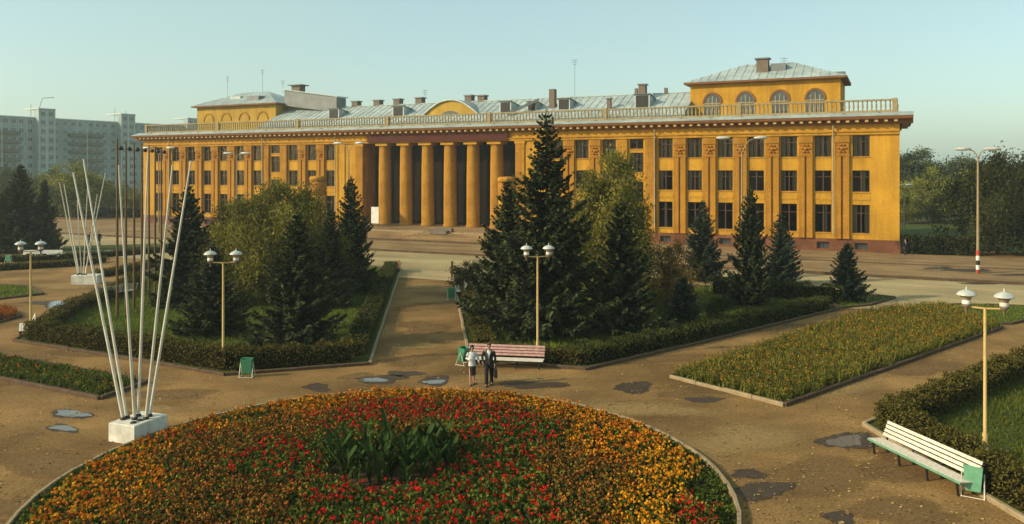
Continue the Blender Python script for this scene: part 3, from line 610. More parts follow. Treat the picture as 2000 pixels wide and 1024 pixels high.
# raised attic blocks over both wings
for s in (-1, 1):
    x0, x1 = (s*42.55-8.75, s*42.55+8.75); y0, y1 = 5.8, 15.0; ze = 19.75
    ab = MB().box(x0, x1, y0, y1, 15.25, ze).build('attic','attic' if s < 0 else 'wall',pal)
    MB().add([(x0-.7,y0-.7,ze),(x1+.7,y0-.7,ze),(x1+.7,y1+.7,ze),(x0-.7,y1+.7,ze),(x0-.7,y0-.7,ze+.22),(x1+.7,y0-.7,ze+.22),(x1+.7,y1+.7,ze+.22),(x0-.7,y1+.7,ze+.22)],
             [(0,3,2,1),(0,1,5,4),(1,2,6,5),(2,3,7,6),(3,0,4,7)]).build('eave','cornice',ab)
    ap = [(s*42.55-3.0,10.4,22.5),(s*42.55+3.0,10.4,22.5)]
    hr = MB().add([(x0-.75,y0-.75,ze+.23),(x1+.75,y0-.75,ze+.23),(x1+.75,y1+.75,ze+.23),(x0-.75,y1+.75,ze+.23)]+ap, [(0,1,5,4),(1,2,5),(2,3,4,5),(3,0,4)]).build('hip_roof','zinc',ab)
    sm = MB()
    for i in range(1,19):
        u = i/19; xa = x0-.75+(x1-x0+1.5)*u; xb = min(max(xa, ap[0][0]), ap[1][0])
        k = 1.0
        if xa < ap[0][0]: k = (xa-x0+.75)/(ap[0][0]-x0+.75)
        if xa > ap[1][0]: k = (x1+.75-xa)/(x1+.75-ap[1][0])
        sm.bar((xa,y0-.7,ze+.26),(xa,y0-.75+(10.4-y0+.75)*k,ze+.26+(22.5-ze-.23)*k),.05,.07)
    tag(sm.build('roof_seams','zinc',hr), kind='stuff')
    for k in range(4):
        xc = s*42.55 + (k-1.5)*4.0
        arcp = [(1.0*math.cos(math.pi*i/12), 17.35+1.15*math.sin(math.pi*i/12)) for i in range(13)]
        ring = MB(); no = [(xc+x*1.22,y0-.10,17.35+(z-17.35)*1.22) for x,z in arcp]; ni = [(xc+x,y0-.10,z) for x,z in arcp]
        ring.add(no+ni, [(i,i+13,i+14,i+1) for i in range(12)])
        ring.add([(a,y0-.10,c) for a,b,c in no]+[(a,y0-.001,c) for a,b,c in no], [(i,i+1,i+14,i+13) for i in range(12)])
        ring.add([(a,y0-.10,c) for a,b,c in ni]+[(a,y0-.001,c) for a,b,c in ni], [(i,i+13,i+14,i+1) for i in range(12)])
        w = ring.build('arched_window','cornice' if s > 0 else 'brickwall',ab)
        bot = 15.4
        MB().add([(xc-1.0,y0-.02,bot),(xc+1.0,y0-.02,bot)]+[(xc+x,y0-.02,z) for x,z in arcp],[tuple(range(15))]).build('pane','farglass' if s > 0 else 'attic',w)
        if s > 0:
            g = MB()
            for dx in (-.5,0,.5): g.box(xc+dx-.05,xc+dx+.05,y0-.07,y0-.03,bot,18.2 if abs(dx)<.1 else 17.95)
            g.box(xc-1.0,xc+1.0,y0-.068,y0-.032,17.25,17.37); g.build('glazing_bar','pipe',w)
    if s > 0:
        MB().box(41.6,43.0,7.3,8.5,20.6,22.7).build('chimney','chimney',hr); MB().box(41.4,43.2,7.1,8.7,22.702,22.85).build('chimney_cap','zincdark',hr)
        MB().box(43.3,45.0,7.6,9.2,20.6,22.1).build('roof_hatch','zincdark',hr); MB().box(50.0,51.6,10,11,19.9,21.0).build('roof_hatch','zincdark',hr)
    else:
        MB().add([(-33.2,7.2,19.6),(-33.2,9.6,19.6),(-22.6,9.6,18.6),(-22.6,7.2,18.2),(-33.2,7.2,22.2),(-33.2,9.6,22.2),(-22.6,9.6,20.6),(-22.6,7.2,20.6)],
                 [(0,1,5,4),(1,2,6,5),(2,3,7,6),(3,0,4,7),(4,5,6,7)]).build('lift_house','zincdark',ab)
        MB().add([(-33.5,7.0,22.2),(-33.5,9.8,22.2),(-22.3,9.8,20.6),(-22.3,7.0,20.6),(-33.5,7.0,22.34),(-33.5,9.8,22.34),(-22.3,9.8,20.74),(-22.3,7.0,20.74)],
                 [(0,1,5,4),(1,2,6,5),(2,3,7,6),(3,0,4,7),(4,5,6,7),(0,3,2,1)]).build('lift_house_roof','zinc',ab)
        MB().box(-32.6,-30.9,8.2,9.6,21.8,22.95).build('chimney','chimney',hr); MB().box(-33.1,-30.4,7.8,10,22.952,23.1).build('chimney_cap','zincdark',hr)
        MB().box(-45.5,-43.2,7.6,9.5,20.2,21.6).build('roof_hatch','zinc',hr); MB().box(-40.6,-38.0,6.4,8.2,20.2,21.4).build('roof_hatch','zincdark',hr)
# roof antennas
for x,y,zb,zt in ((17.2,8.5,19.0,24.4),(-7.2,8.8,19,21.3),(-47.5,9,20.5,25.4),(-40.5,10,22,26.3),(-36,10,22,24.3),(44.6,9.5,22,23.1)):
    a = MB().tube([(x,y,zb),(x,y,zt)],.02,5)
    for k in range(3): a.tube([(x-.5+.1*k,y,zt-.2-.3*k),(x+.5-.1*k,y,zt-.2-.3*k)],.02,4)
    a.build('antenna','iron',roof)

# free-standing round brick pillars either side of the steps
for s,lab in ((-1,'round ochre brick pillar standing left of the portico'),(1,'round ochre brick pillar half hidden by spruces right of the portico')):
    t = thing('pillar', lab, 'pillar', (*B2W(s*14.45,-7.2), .0), -BA, 'round pillars flanking the entrance')
    MB().lathe([(1.05,0),(1.05,5.6)],24).build('shaft','wall',t)
    MB().lathe([(1.07,5.6),(1.14,5.65),(1.14,7.45),(1.07,7.5)],24).build('relief_drum','relief',t)
    MB().lathe([(1.0,7.5),(1.18,7.6),(1.18,8.0),(1.0,8.2),(.2,8.25)],24).build('cap','brickwall',t)
# ------------------------------------------------------------------ apartment block far left
APD = (0.512, 0.859)                                   # direction along its facade (going deeper to the right)
AP0 = (-150.0, 262.0)                                  # a point on the facade seen near the left edge
apt = thing('apartment_block', 'grey-green nine-storey panel apartment block behind the square', 'building', (AP0[0], AP0[1], 0), math.atan2(APD[1], APD[0]))
# local x runs along the facade, local -y faces the square
AL0, AL1 = -34.0, 62.0; ST = 2.8; NST = 9; AH = NST*ST + .6
MB().box(AL0, AL1, 0, 12, 0, AH).build('wall', 'panel', apt)
MB().box(AL0-.2, AL1+.2, -.25, 12.2, AH, AH+.35).build('parapet', 'panelwhite', apt)
awf = MB().box(-.75,.75,-.06,-.001,0,1.45).box(-.03,.03,-.1,-.061,0,1.45).mesh('window','panelwhite')
awp = MB().box(-.66,-.06,-.09,-.061,.08,1.37).box(.06,.66,-.09,-.061,.08,1.37).mesh('pane','farglass')
def aptwin(x, z, y=0.0):
    o = ob('window', awf, apt, (x, y, z)); ob('pane', awp, o)
towers = [-30.5, -4.3, 24.0, 51.0]                     # stair towers
abal = MB().box(-2.9,2.9,-1.25,-1.17,0,1.05).box(-2.9,-2.82,-1.16,-.001,0,1.05).box(2.82,2.9,-1.16,-.001,0,1.05).box(-2.9,2.9,-1.16,-.001,-.14,-.001).mesh('balcony','balcony')
adiv = MB().box(-.08,.08,-1.3,-.001,0,AH-2.4).mesh('balcony_divider','panelwhite')
for tx in towers:
    MB().box(tx-2.6, tx+2.6, -2.4, -.001, 0, AH+2.9).build('stair_tower', 'panel', apt)
    tm = MB()
    for k in range(NST+1): tm.box(tx-2.66, tx+2.66, -2.47, -2.401, k*ST-.12+.6, k*ST+.05+.6)
    for dx in (-2.55, 0, 2.55): tm.box(tx+dx-.12, tx+dx+.12, -2.46, -2.402, 0, AH+2.9)
    tm.build('tower_trim', 'panelwhite', apt)
    for k in range(NST+1):
        for dx in (-1.25, 1.25): aptwin(tx+dx, k*ST+1.3, -2.402)
    MB().box(tx-2.8, tx+2.8, -2.6, 6, AH+2.9, AH+3.2).build('tower_roof', 'panelwhite', apt)
for i in range(len(towers)-1):
    a, b = towers[i]+2.6, towers[i+1]-2.6; L = b-a
    xs_w = [a+L*f for f in (.07,.2,.80,.93)]
    for k in range(NST):
        for x in xs_w: aptwin(x, k*ST+1.4)
        for f in (.37,.63):
            xc = a+L*f
            if k < NST-1: ob('balcony', abal, apt, (xc, 0, k*ST+.75))
            aptwin(xc-1.1, k*ST+1.4); aptwin(xc+1.3, k*ST+1.4)
    ob('balcony_divider', adiv, apt, (a+L*.5, 0, 0))
am = MB().tube([(-3.5,4,AH+3),(-2.2,4,AH+7),(1.6,4,AH+7.5)], .12, 5); am.build('roof_derrick','pipe',apt)
for x,h in ((-7.0,3.6),(21.8,5),(26,3.5)): MB().tube([(x,2,AH),(x,2,AH+3.2+h*.4)],.07,4).build('antenna','iron',apt)

# ------------------------------------------------------------------ beds
def bed(name, label, poly, soil='soil', seg=1.5, me=None, group=None, kerb=True, zs=0.07, open_=None):
    c = np.mean(np.array(poly), 0); t = thing(name, label, 'garden bed', (0,0,0), 0, group)
    MB().prism(inset(poly, .07), -.03, zs).build('soil', soil, t)
    if kerb: kerb_line(t, poly, True, seg, me=me)
    return t
def grass(label, poly, dens, h=.14, w=.035, m='grass', z=.07, clump=0.6, name='grass'):
    p = scatter(poly, dens); 
    P = np.column_stack([p, np.full(len(p), z-.01)]); k = .55+.45*np.sin(p[:,0]*1.3+np.sin(p[:,1]*.9)*2)*np.sin(p[:,1]*1.1)
    q = blades(P, h*(.5+rng.random(len(p))*.7)*(1-clump*.4+clump*.5*k), w)
    o = ob(name, quads_mesh(name, q, m, np.clip(rng.random(len(p))*.75+.25*k, 0, 1))); return tag(o, label, 'grass', None, 'stuff')

HCORE = {}
def hedge(label, pts, w, h, m='hedge', dens=330, leaf=.075, group=None, z0=0.05, rough=.12):
    """clipped hedge along a polyline: dark woody core with leaf faces all over its top and sides"""
    t = thing('hedge', label, 'hedge', (0,0,0), 0, group); core = MB(); Ps = []; r = rng
    for i in range(len(pts)-1):
        a = np.array(pts[i], float); b = np.array(pts[i+1], float); L = np.linalg.norm(b-a); d = (b-a)/L; nrm = np.array([-d[1], d[0]])
        k = max(1, int(L/1.2))
        for j in range(k):
            c0 = a+d*max(.1, L*j/k - .05); c1 = a+d*min(L-.1, L*(j+1)/k + .05); hh = h*(.78+.1*r.random()); ww = w*.40
            q = [c0-nrm*ww, c1-nrm*ww, c1+nrm*ww, c0+nrm*ww]; core.prism([tuple(x) for x in q], z0-.05, z0+hh)
        n = int(L*(w+2*h)*dens); s = r.random(n)*L; u = r.random(n)*(w+2*h)
        off = np.where(u < h, -w/2, np.where(u < h+w, u-h-w/2, w/2)); zz = np.where(u < h, u, np.where(u < h+w, h, u-h-w))
        lump = 1+rough*np.sin(s*2.1+i)*np.sin(s*.73+2*i)+rough*.8*np.sin(s*5.3)
        off = off*(1+rough*.5*np.sin(s*3.7)) + r.normal(size=n)*.05; zz = zz*lump + r.normal(size=n)*.05
        Ps.append(np.column_stack([a[None]+d*s[:,None]+nrm*off[:,None], z0+np.abs(zz)]))
    for pt in pts:
        n = int(3.2*w*h*dens*.6); an = r.random(n)*6.283; rad = w/2*(1+.06*r.normal(size=n)); zz = h*r.random(n)**.7; tp = r.random(n) < .3
        rad = np.where(tp, rad*np.sqrt(r.random(n)), rad); zz = np.where(tp, h, zz)
        Ps.append(np.column_stack([pt[0]+rad*np.cos(an), pt[1]+rad*np.sin(an), z0+zz]))
    P = np.concatenate(Ps); core.build('branches', 'hedgecore', t)
    o = ob('foliage', quads_mesh('foliage', cards(P, leaf*(.7+.9*rng.random(len(P))), leaf*(.5+.4*rng.random(len(P))), up=.5), m), t); return t

# island A: left of the avenue
A = [G(28,667), G(440,734), G(722,713), G(783,527), G(560,506), G(330,517), G(243,553), G(205,578), G(112,614)]
A = [(x, y) for x, y in A]
bed('lawn_bed', 'kerbed lawn island with spruces left of the avenue', A, soil='turf', me=[KERBD,KERBD,KERB]+[KERBD]*6)
Ai = inset(A, .35)
grass('bright lawn grass under the spruces left of the avenue', inset(A, 1.1), 75, .17, .05)
def along(P, Q, u): return (P[0]+(Q[0]-P[0])*u, P[1]+(Q[1]-P[1])*u)
Ah = inset(A, .85)
hedge('clipped olive hedge along the front kerb of the left lawn island', [Ah[0], Ah[1], Ah[2]], 1.0, .88)
hedge('clipped hedge along the avenue side of the left lawn island', [along(Ah[2],Ah[3],.02), Ah[3]], 1.0, .72, 'hedgegreen', 220)
hedge('clipped hedge on the flagpole side of the left lawn island', [Ah[0], Ah[8], Ah[7], Ah[6]], .9, .75, 'hedge', 240)
# island B: right of the avenue
B = [G(918,706), G(1145,723), G(1400,664), G(1636,606), G(1560,570), G(1290,556), G(884,535)]
bed('lawn_bed', 'dark kerbed island with the tall spruce right of the avenue', B, soil='turf', me=[KERBD]*6+[KERB])
Bh = inset(B, .8)
grass('lawn grass between the spruces right of the avenue', inset(B, 1.1), 60, .2, .05)
hedge('low dark hedge behind the red bench along the right island', [Bh[0], Bh[1]], .9, .62, 'hedge')
hedge('dark green hedge along the diagonal path side of the right island', [Bh[1], Bh[2], Bh[3]], 1.1, .75, 'hedgegreen', 260)
hedge('tall green hedge at the road side of the right island', [G(1392,575), G(1500,582), G(1632,594)], 1.1, 1.15, 'hedgegreen', 260, .09)
hedge('loose olive hedge along the avenue side of the right island', [along(Bh[0],Bh[6],.05), along(Bh[0],Bh[6],.95)], 1.0, .6, 'hedge', 240)
# small bed with the little spruce at its right tip
B3 = [G(1640,603), G(1700,597), G(1748,583), G(1690,576), G(1600,577)]
bed('lawn_bed', 'small pointed lawn bed with a single little spruce by the road', B3, soil='turf', me=KERBD)
grass('short grass in the small pointed bed by the road', inset(B3,.3), 60, .12, .05)
# bed C: straw-yellow marigold meadow
Cp = [G(1310,738), G(1531,794), G(1957,642), G(1842,601), G(1700,613)]
bed('flower_bed', 'long kerbed bed of straw-yellow flowers beside the diagonal path', Cp, soil='soil', me=[KERB,KERBD,KERBD,KERBD,KERBD])  # all but the front-left edge darker: plants' shade painted into the stone colour
def meadow(label, poly, dens, h, leafm, flowers, name='flowers'):
    p = scatter(poly, dens); n = len(p); P = np.column_stack([p, np.full(n,.05)]); hh = h*(.65+.6*rng.random(n))
    Q = [blades(P + np.column_stack([rng.normal(size=(n,2))*.06, np.zeros(n)]), hh*(.6+.5*rng.random(n)), .035+.03*rng.random(n), .25) for _ in range(3)]
    Q += [cards(P + np.column_stack([rng.normal(size=(n,2))*.08, hh*(.3+.6*rng.random(n))]), .14, .05, up=.5) for _ in range(4)]
    q = np.concatenate(Q); tag(ob(name, quads_mesh('leaves', q, leafm)), label, 'flowers', None, 'stuff')
    k = rng.random(n); acc = 0
    for m, share, size, lab in flowers:
        s = (k >= acc) & (k < acc+share); acc += share; F = P[s] + np.column_stack([rng.normal(size=(s.sum(),2))*.05, hh[s]])
        qq = np.concatenate([cards(F + rng.normal(size=F.shape)*.02, size, size, up=.2) for _ in range(3)])
        tag(ob('blossoms', quads_mesh('blossoms', qq, m)), lab, 'flowers', None, 'stuff')
meadow('dense straw-green flower stalks in the long bed by the diagonal path', inset(Cp,.08), 58, .46, 'strawleaf', [('yellow',.16,.042,'small yellow blossoms dotting the long bed'),('bronze',.22,.05,'rusty seed heads in the long bed'),('orange',.015,.042,'scattered orange blossoms in the long bed')])
# patch D
Dp = [G(1838,598), G(1880,596), G(2060,602), G(2060,614), G(1975,634), G(1938,634), G(1895,622)]
bed('lawn_bed', 'small bright grass plot behind the right lamp', Dp, soil='turf', me=KERBD)
grass('bright green grass on the small plot behind the right lamp', inset(Dp,.2), 80, .12, .05)
# bed E: hedge bed in the lower right corner
E0_ = G(1688,832); E1_ = G(1990,1012); e = Vector(E1_)-Vector(E0_); E1_ = tuple(Vector(E0_)+e*1.5); E2_ = G(2000,706); e2 = Vector(E2_)-Vector(E0_); E2_ = tuple(Vector(E0_)+e2*1.35)
Ep = [E0_, E1_, (E1_[0]+16, E1_[1]), (E2_[0]+6, E2_[1]), E2_]
bed('lawn_bed', 'kerbed lawn bed with a hedge in the lower right corner', Ep, soil='turf', me=KERB)
Eh = inset(Ep, .75)
grass('rough lawn grass inside the corner hedge at right', inset(Ep,.9), 150, .16, .04, 'roughgrass', clump=1.1)
hedge('olive hedge behind the white bench', [Eh[0], Eh[1]], 1.0, .78, 'hedge', 520, .07)
hedge('hedge along the upper edge of the corner bed at right', [along(Eh[0],Eh[4],.02), Eh[4]], 1.0, .78, 'hedge', 420, .075)
# bed F: left small bed
F0 = [G(-120,716), G(0,742), G(195,781), G(288,748), G(0,697), G(-120,680)]
bed('flower_bed', 'low flower bed left of the near flagpole block', F0, me=KERBD)
meadow('green low plants in the bed left of the flagpole block', inset(F0,.25), 60, .26, 'flowerleaf', [('bronze',.10,.06,'few rusty flowers in the left bed'),('orange',.04,.06,'few orange flowers in the left bed')])
Gp = [G(-60,592), G(84,576), G(56,561), G(-60,556)]
bed('lawn_bed', 'small grass bed at the left edge behind the left lamp', Gp, soil='turf', me=KERBD); grass('grass on the small bed at the left edge', inset(Gp,.3), 50, .2, .06)
Gr = [G(-60,646), G(40,620), G(30,609), G(-60,605)]
bed('flower_bed', 'small rust-red flower bed at the left edge', Gr, me=KERBD)
meadow('rust-red low plants at the left edge', inset(Gr,.2), 60, .4, 'bronze', [('orange',.4,.08,'orange blossoms in the rust-red bed at the left edge')])
hedge('low clipped border hedge in front of the far left spruces', [G(-60,532), G(150,519), G(200,512)], 1.2, .5, 'hedge', 120, .12)
hedge('low clipped border hedge beside the far left bench', [G(-60,514), G(150,506), G(330,492)], 1.2, .5, 'hedgegreen', 110, .12)
hedge('low border hedge right of the far flagpole block', [G(192,541), G(232,536), G(300,520)], 1.0, .5, 'hedge', 120, .12)
lawn('lawn', [G(110,492), G(330,484), G(330,476), G(125,482)], 'thin green lawn strip behind the border hedges', .05)
hedge('tall dark hedge right of the building beyond the pavement', [G(1772,497), G(1840,497), G(1915,499)], 1.6, 1.9, 'leafdark', 90, .2, rough=.05)

M['litter'] = mat('litter', (0.42, 0.27, 0.10), 0.9, scale=2.0, color2=(0.075, 0.042, 0.018), attr=True, spec=0.05)
lp = np.column_stack([rng.uniform(-24, 26, 30000), 19.5+(rng.random(30000)**1.6)*36])
lp = lp[(vnoise(lp[:,0], lp[:,1], .55, 3.1)+.35*rng.random(len(lp)) > .45)]
for poly in (A, B, Cp, Ep, F0, Dp): lp = lp[~in_poly(lp, poly)]
lp = lp[np.hypot(lp[:,0]+3.46, lp[:,1]-22.66) > 9.75]
n_ = len(lp); ang = rng.random(n_)*6.283; sz = .018+.045*rng.random(n_)**2; ca = np.column_stack([np.cos(ang), np.sin(ang), np.zeros(n_)]); sa = np.column_stack([-np.sin(ang), np.cos(ang), .3*rng.normal(size=n_)])
Pl = np.column_stack([lp, np.full(n_, .022)]); ql = np.stack([Pl-ca*sz[:,None], Pl-sa*sz[:,None]*.6, Pl+ca*sz[:,None], Pl+sa*sz[:,None]*.6], 1)
tag(ob('leaf_litter', quads_mesh('leaf_litter', ql, 'litter')), 'small dry leaves and grit scattered over the paths', 'leaf litter', None, 'stuff')
# ------------------------------------------------------------------ the round flower bed
CC = np.array([-3.46, 22.66]); CR = 9.55
fb = thing('flower_bed', 'large round bed of red orange and bronze flowers in the foreground', 'flower bed', (CC[0], CC[1], 0))
nK = 60
for i in range(nK):
    a = 2*math.pi*(i+.5)/nK
    ob('kerb_stone', KERB, fb, (CR*math.cos(a), CR*math.sin(a), -.13+random.uniform(-.012,.012)), a+math.pi/2+random.uniform(-.012,.012), (2*math.pi*CR/nK-.015,.7,1))
def mound(r): return .05 + .42*np.clip(1-(r/9.3)**2, 0, 1)
mo = MB(); mo.rings([[(r*math.cos(2*math.pi*i/64), r*math.sin(2*math.pi*i/64), float(mound(np.array(r)))) for i in range(64)] for r in (9.46,9.0,8,7,6,5,4,3,2,1,.05)], True, True).build('soil','soil',fb)
rg = np.random.default_rng(21)
N = 18500
a_ = rg.random(N)*2*np.pi; r_ = 9.4*np.sqrt(rg.random(N)); X = r_*np.cos(a_); Y = r_*np.sin(a_)
keep = (Y > -4.2); X, Y, r_ = X[keep], Y[keep], r_[keep]; N = len(X)
nz = vnoise(X, Y, .9, 1.3); n2 = vnoise(X, Y, 2.1, 4.0); jit = rg.normal(size=(N,2))
rr = r_ + (nz-.5)*1.2 + jit[:,0]*.2
kind = np.full(N, 'bronze', dtype=object)
kind[(rr > 7.0) & (Y > -3.2)] = 'marigold'
kind[(rr > 6.4) & (rr < 7.0) & (n2 > .5)] = 'marigold'
# planting drifts laid out as in the photograph: centre (x, y) from the bed's middle, half sizes, kind
def drift(cx, cy, sx, sy, k):
    kind[(((X+jit[:,0]*.18-cx)/sx)**2 + ((Y+jit[:,1]*.18-cy)/sy)**2) < .75+.5*nz] = k
for px, py, wx, wy, k in ((560,915,125,42,'scarlet'), (985,880,125,75,'scarlet'), (820,995,280,60,'scarlet'), (700,842,70,30,'scarlet'), (800,808,240,24,'scarletbronze'), (370,852,50,12,'darkred'),
                          (1265,1000,75,42,'gold'), (1195,868,110,34,'marigold'), (1300,905,45,40,'gold'), (1385,1010,70,34,'darkred'), (1385,945,50,36,'green'),
                          (180,965,130,60,'marigold'), (590,800,90,16,'marigold'), (1110,925,60,40,'bronze'), (500,990,90,40,'bronze'), (490,812,70,8,'green')):
    c = G(px, py, .45); e = G(px+wx, py, .45); f = G(px, py-wy, .45); drift(c[0]-CC[0], c[1]-CC[1], abs(e[0]-c[0]), abs(f[1]-c[1]), k)
kind[(r_ > 9.0)] = 'green'
n3 = vnoise(X+.3*n2, Y-.2*nz, 5.2, 2.2)
kind[(n3 < .30) & (rg.random(N) < .6)] = 'none'
kind[(np.hypot(X, Y+.1) < 1.75)] = 'none'
Zg = mound(r_)
hh = np.select([kind == 'marigold', kind == 'gold', kind == 'scarlet', kind == 'green'], [.26, .28, .36, .13], .33)*(.5+.55*rg.random(N)+.45*n3)
base = np.column_stack([X, Y, Zg])
ok = kind != 'none'
LQ = []
for k in range(9):
    P = base[ok] + np.column_stack([rg.normal(size=(ok.sum(),2))*.075, hh[ok]*(.15+.75*rg.random(ok.sum()))]); LQ.append(cards(P, .10+.05*rg.random(len(P)), .055+.03*rg.random(len(P)), up=.4, r=rg))
tag(ob('leaves', quads_mesh('leaves', np.concatenate(LQ), 'flowerleaf'), fb), kind='stuff')
def blossoms(sel, m, per, size, spread, name):
    Q = []
    for k in range(per):
        F = base[sel] + np.column_stack([rg.normal(size=(sel.sum(),2))*spread, hh[sel]*(.85+.3*rg.random(sel.sum()))])
        for j in range(3): Q.append(cards(F + rg.normal(size=F.shape)*size*.16, size*(.8+.5*rg.random(len(F))), size*(.7+.4*rg.random(len(F))), up=.1, r=rg))
    tag(ob(name, quads_mesh(name, np.concatenate(Q), m), fb), kind='stuff')
u = rg.random(N)
blossoms((kind == 'marigold') & (u < .42), 'orange', 2, .07, .08, 'orange_blossoms')
blossoms(((kind == 'marigold') & (u > .66)) | ((kind == 'gold') & (u < .8)), 'yellow', 2, .075, .08, 'yellow_blossoms')
blossoms(((kind == 'scarlet') & (u < .24)) | ((kind == 'scarletbronze') & (u < .4)) | ((kind == 'darkred') & (u < .35)), 'scarlet', 2, .075, .06, 'scarlet_blossoms')
blossoms(((kind == 'bronze') & (u > .12)) | ((kind == 'scarletbronze') & (u > .5)) | ((kind == 'marigold') & (u > .50) & (u < .62)) | ((kind == 'darkred') & (u > .35)), 'bronze', 2, .07, .09, 'bronze_blossoms')
blossoms((kind == 'bronze') & (u < .26), 'orange', 1, .055, .08, 'orange_blossoms')
blossoms((kind == 'bronze') & (u > .86), 'yellow', 1, .05, .08, 'yellow_blossoms')

# cannas in the middle of the bed: each plant its own thing, each leaf a part
def leaf_mesh(L, W, bend, seed):
    r = random.Random(seed); vs = []; n = 7
    for i in range(n+1):
        t = i/n; w = W*math.sin(math.pi*min(1, t*.93+.07))**.8*(1-.25*t); y = L*t*math.cos(bend*t); z = L*t*math.sin(1.25-bend*t*.8)
        vs += [(-w/2, y*.55, z+.02), (0, y*.55+.02, z-.015), (w/2, y*.55, z+.02)]
    fs = []
    for i in range(n): b = i*3; fs += [(b,b+1,b+4,b+3),(b+1,b+2,b+5,b+4)]
    mb = MB().add(vs, fs, True); return mb.mesh('leaf','canna')
LV = [leaf_mesh(.75+.12*k, .17+.02*(k%3), .5+.22*k, k) for k in range(5)]
STEM = MB().tube([(0,0,0),(.01,0,.5),(0,.01,1.0)], [.025,.02,.012], 6).mesh('stem','canna')
rc_ = random.Random(4); pts = []
while len(pts) < 44:
    x, y = rc_.uniform(-1.85,1.85), rc_.uniform(-1.6,1.6)
    if (x/1.85)**2+(y/1.6)**2 < 1 and all((x-a)**2+(y-b)**2 > .05 for a,b in pts): pts.append((x,y))
for x,y in pts:
    s = rc_.uniform(.72,1.12); t = thing('canna_plant', 'tall broad-leaved green plant in the middle of the round bed', 'plant', (CC[0]+x, CC[1]+y, .42), rc_.uniform(0,6.28), 'broad-leaved plants in the middle of the round bed', (s,s,s))
    ob('stem', STEM, t)
    for k in range(7):
        o = ob('leaf', LV[rc_.randrange(5)], t, (0,0,.12+.12*k), k*2.4+rc_.uniform(-.4,.4)); o.scale = (1.0, 1.0, 1.0-.03*k)
# ------------------------------------------------------------------ trees
def spruce_mesh(h, Rb, seed, dens=1.0, m='spruce', card=1.0):
    r = np.random.default_rng(seed); Q = []; V = []; tr = MB(); lop = r.random()*6.28
    tr.tube([(0,0,-.1),(0,0,h*.5),(0,0,h*.97)], [h*.017,h*.010,.012], 8)
    z = h*.035
    while z < h*.985:
        f = 1-z/h; L0 = Rb*(f**.82)*(1.0 if f < .9 else .88)+.10; nb = int(np.clip(5+L0*2.2, 5, 12)); a0 = r.random()*6.28
        for b in range(nb):
            a = a0+6.283*b/nb+r.normal()*.22; L = L0*(.58+.55*r.random())*(1+.16*math.cos(a-lop)*math.sin(z*1.7)); zb = z+r.normal()*.05*h/10
            rise = .55*(1-f)-.12; ns = max(3, int(L*17*dens)); s = np.sort(r.random(ns)**.75)
            px = L*s; pz = zb + L*(rise*s - .30*s*(1-s)*2 + .10*s**2)
            out = np.array([math.cos(a), math.sin(a), 0]); sd = np.array([-math.sin(a), math.cos(a), 0])
            Pb = out*px[:,None] + np.array([0,0,1])*pz[:,None]
            if L > .5: tr.tube([(0,0,zb), tuple(out*L*.5+np.array([0,0,zb+L*(rise*.5-.15+.025)])), tuple(out*L*.93+np.array([0,0,zb+L*(rise*.93-.04+.08)]))], [.012+.012*L,.009+.006*L,.006], 3, cap=False)
            for k in range(3):
                w = L*(.30*(1-s)+.07)*(.5+r.random(ns)); side = r.choice([-1.,1.], ns)
                d = out*(.55+.4*r.random(ns))[:,None] + sd*(side*(.35+.7*r.random(ns)))[:,None] + np.array([0,0,1])*((-.42 if k else .05)+.25*r.normal(size=ns))[:,None]
                d = unit(d); ln = np.clip(w, .14, .55)*card; wd = (.055+.035*r.random(ns))*card*1.25
                sv_ = unit(np.cross(d, np.array([0,0,1.])+.5*r.normal(size=(ns,3))))
                a_ = Pb; b_ = Pb+d*ln[:,None]; mid = Pb+d*(ln*.45)[:,None]
                Q.append(np.stack([a_, mid+sv_*wd[:,None], b_, mid-sv_*wd[:,None]], 1)); V.append(np.clip(-.02+.62*s**1.5+.22*r.normal(size=ns), 0, 1))  # needles lighten towards the branch tips: tier highlights painted into the colour
        z += h*(.021+.012*f)*(.8+.4*r.random())
    # leader tip
    n = 60; zt = h*(.88+.12*r.random(n)); Pt = np.column_stack([np.zeros((n,2)), zt]); d = unit(np.column_stack([r.normal(size=(n,2)), .6+r.random(n)])); sv_ = unit(np.cross(d, r.normal(size=(n,3))))
    Q.append(np.stack([Pt, Pt+d*.09+sv_*.03, Pt+d*.2, Pt+d*.09-sv_*.03], 1)); V.append(np.full(n,.5))
    return tr.mesh('trunk','bark'), quads_mesh('crown', np.concatenate(Q), m, np.concatenate(V))
SP = {'big': (12.3, *spruce_mesh(12.3, 3.7, 1, 1.0)), 'mid': (8.0, *spruce_mesh(8.0, 2.75, 2, 1.05)), 'mid2': (8.0, *spruce_mesh(8.0, 2.6, 5, 1.05)),
      'small': (6.0, *spruce_mesh(6.0, 1.85, 3, 1.15, 'spruceblue', .9)), 'tiny': (3.9, *spruce_mesh(3.9, 1.6, 4, 1.5, 'spruceblue', .8))}
def spruce(kind, px, py, h, label, wid=1.0, rz=0.0, group=None):
    h0, tm, cm = SP[kind]; k = h/h0; x, y = G(px, py)
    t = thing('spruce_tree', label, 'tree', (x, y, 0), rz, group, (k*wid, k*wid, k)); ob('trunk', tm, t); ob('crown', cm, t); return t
spruce('big', 1068, 655, 12.3, 'tallest dark spruce, its tip above the balustrade', 1.0, .3)
spruce('mid', 992, 632, 8.4, 'dark spruce just left of the tallest spruce', .95, 1.0)
spruce('mid2', 1216, 656, 7.4, 'broad dark spruce in front of the yellow birch', 1.05, 2.0)
spruce('small', 1373, 548, 6.5, 'slim blue-green spruce right of the rusty shrub', 1.0, .2)
spruce('mid2', 1465, 600, 7.9, 'narrow blue-green spruce under the double street lamp', .78, 3.0)
spruce('small', 1526, 556, 5.6, 'compact blue-green spruce before the right wing', 1.1, 1.5)
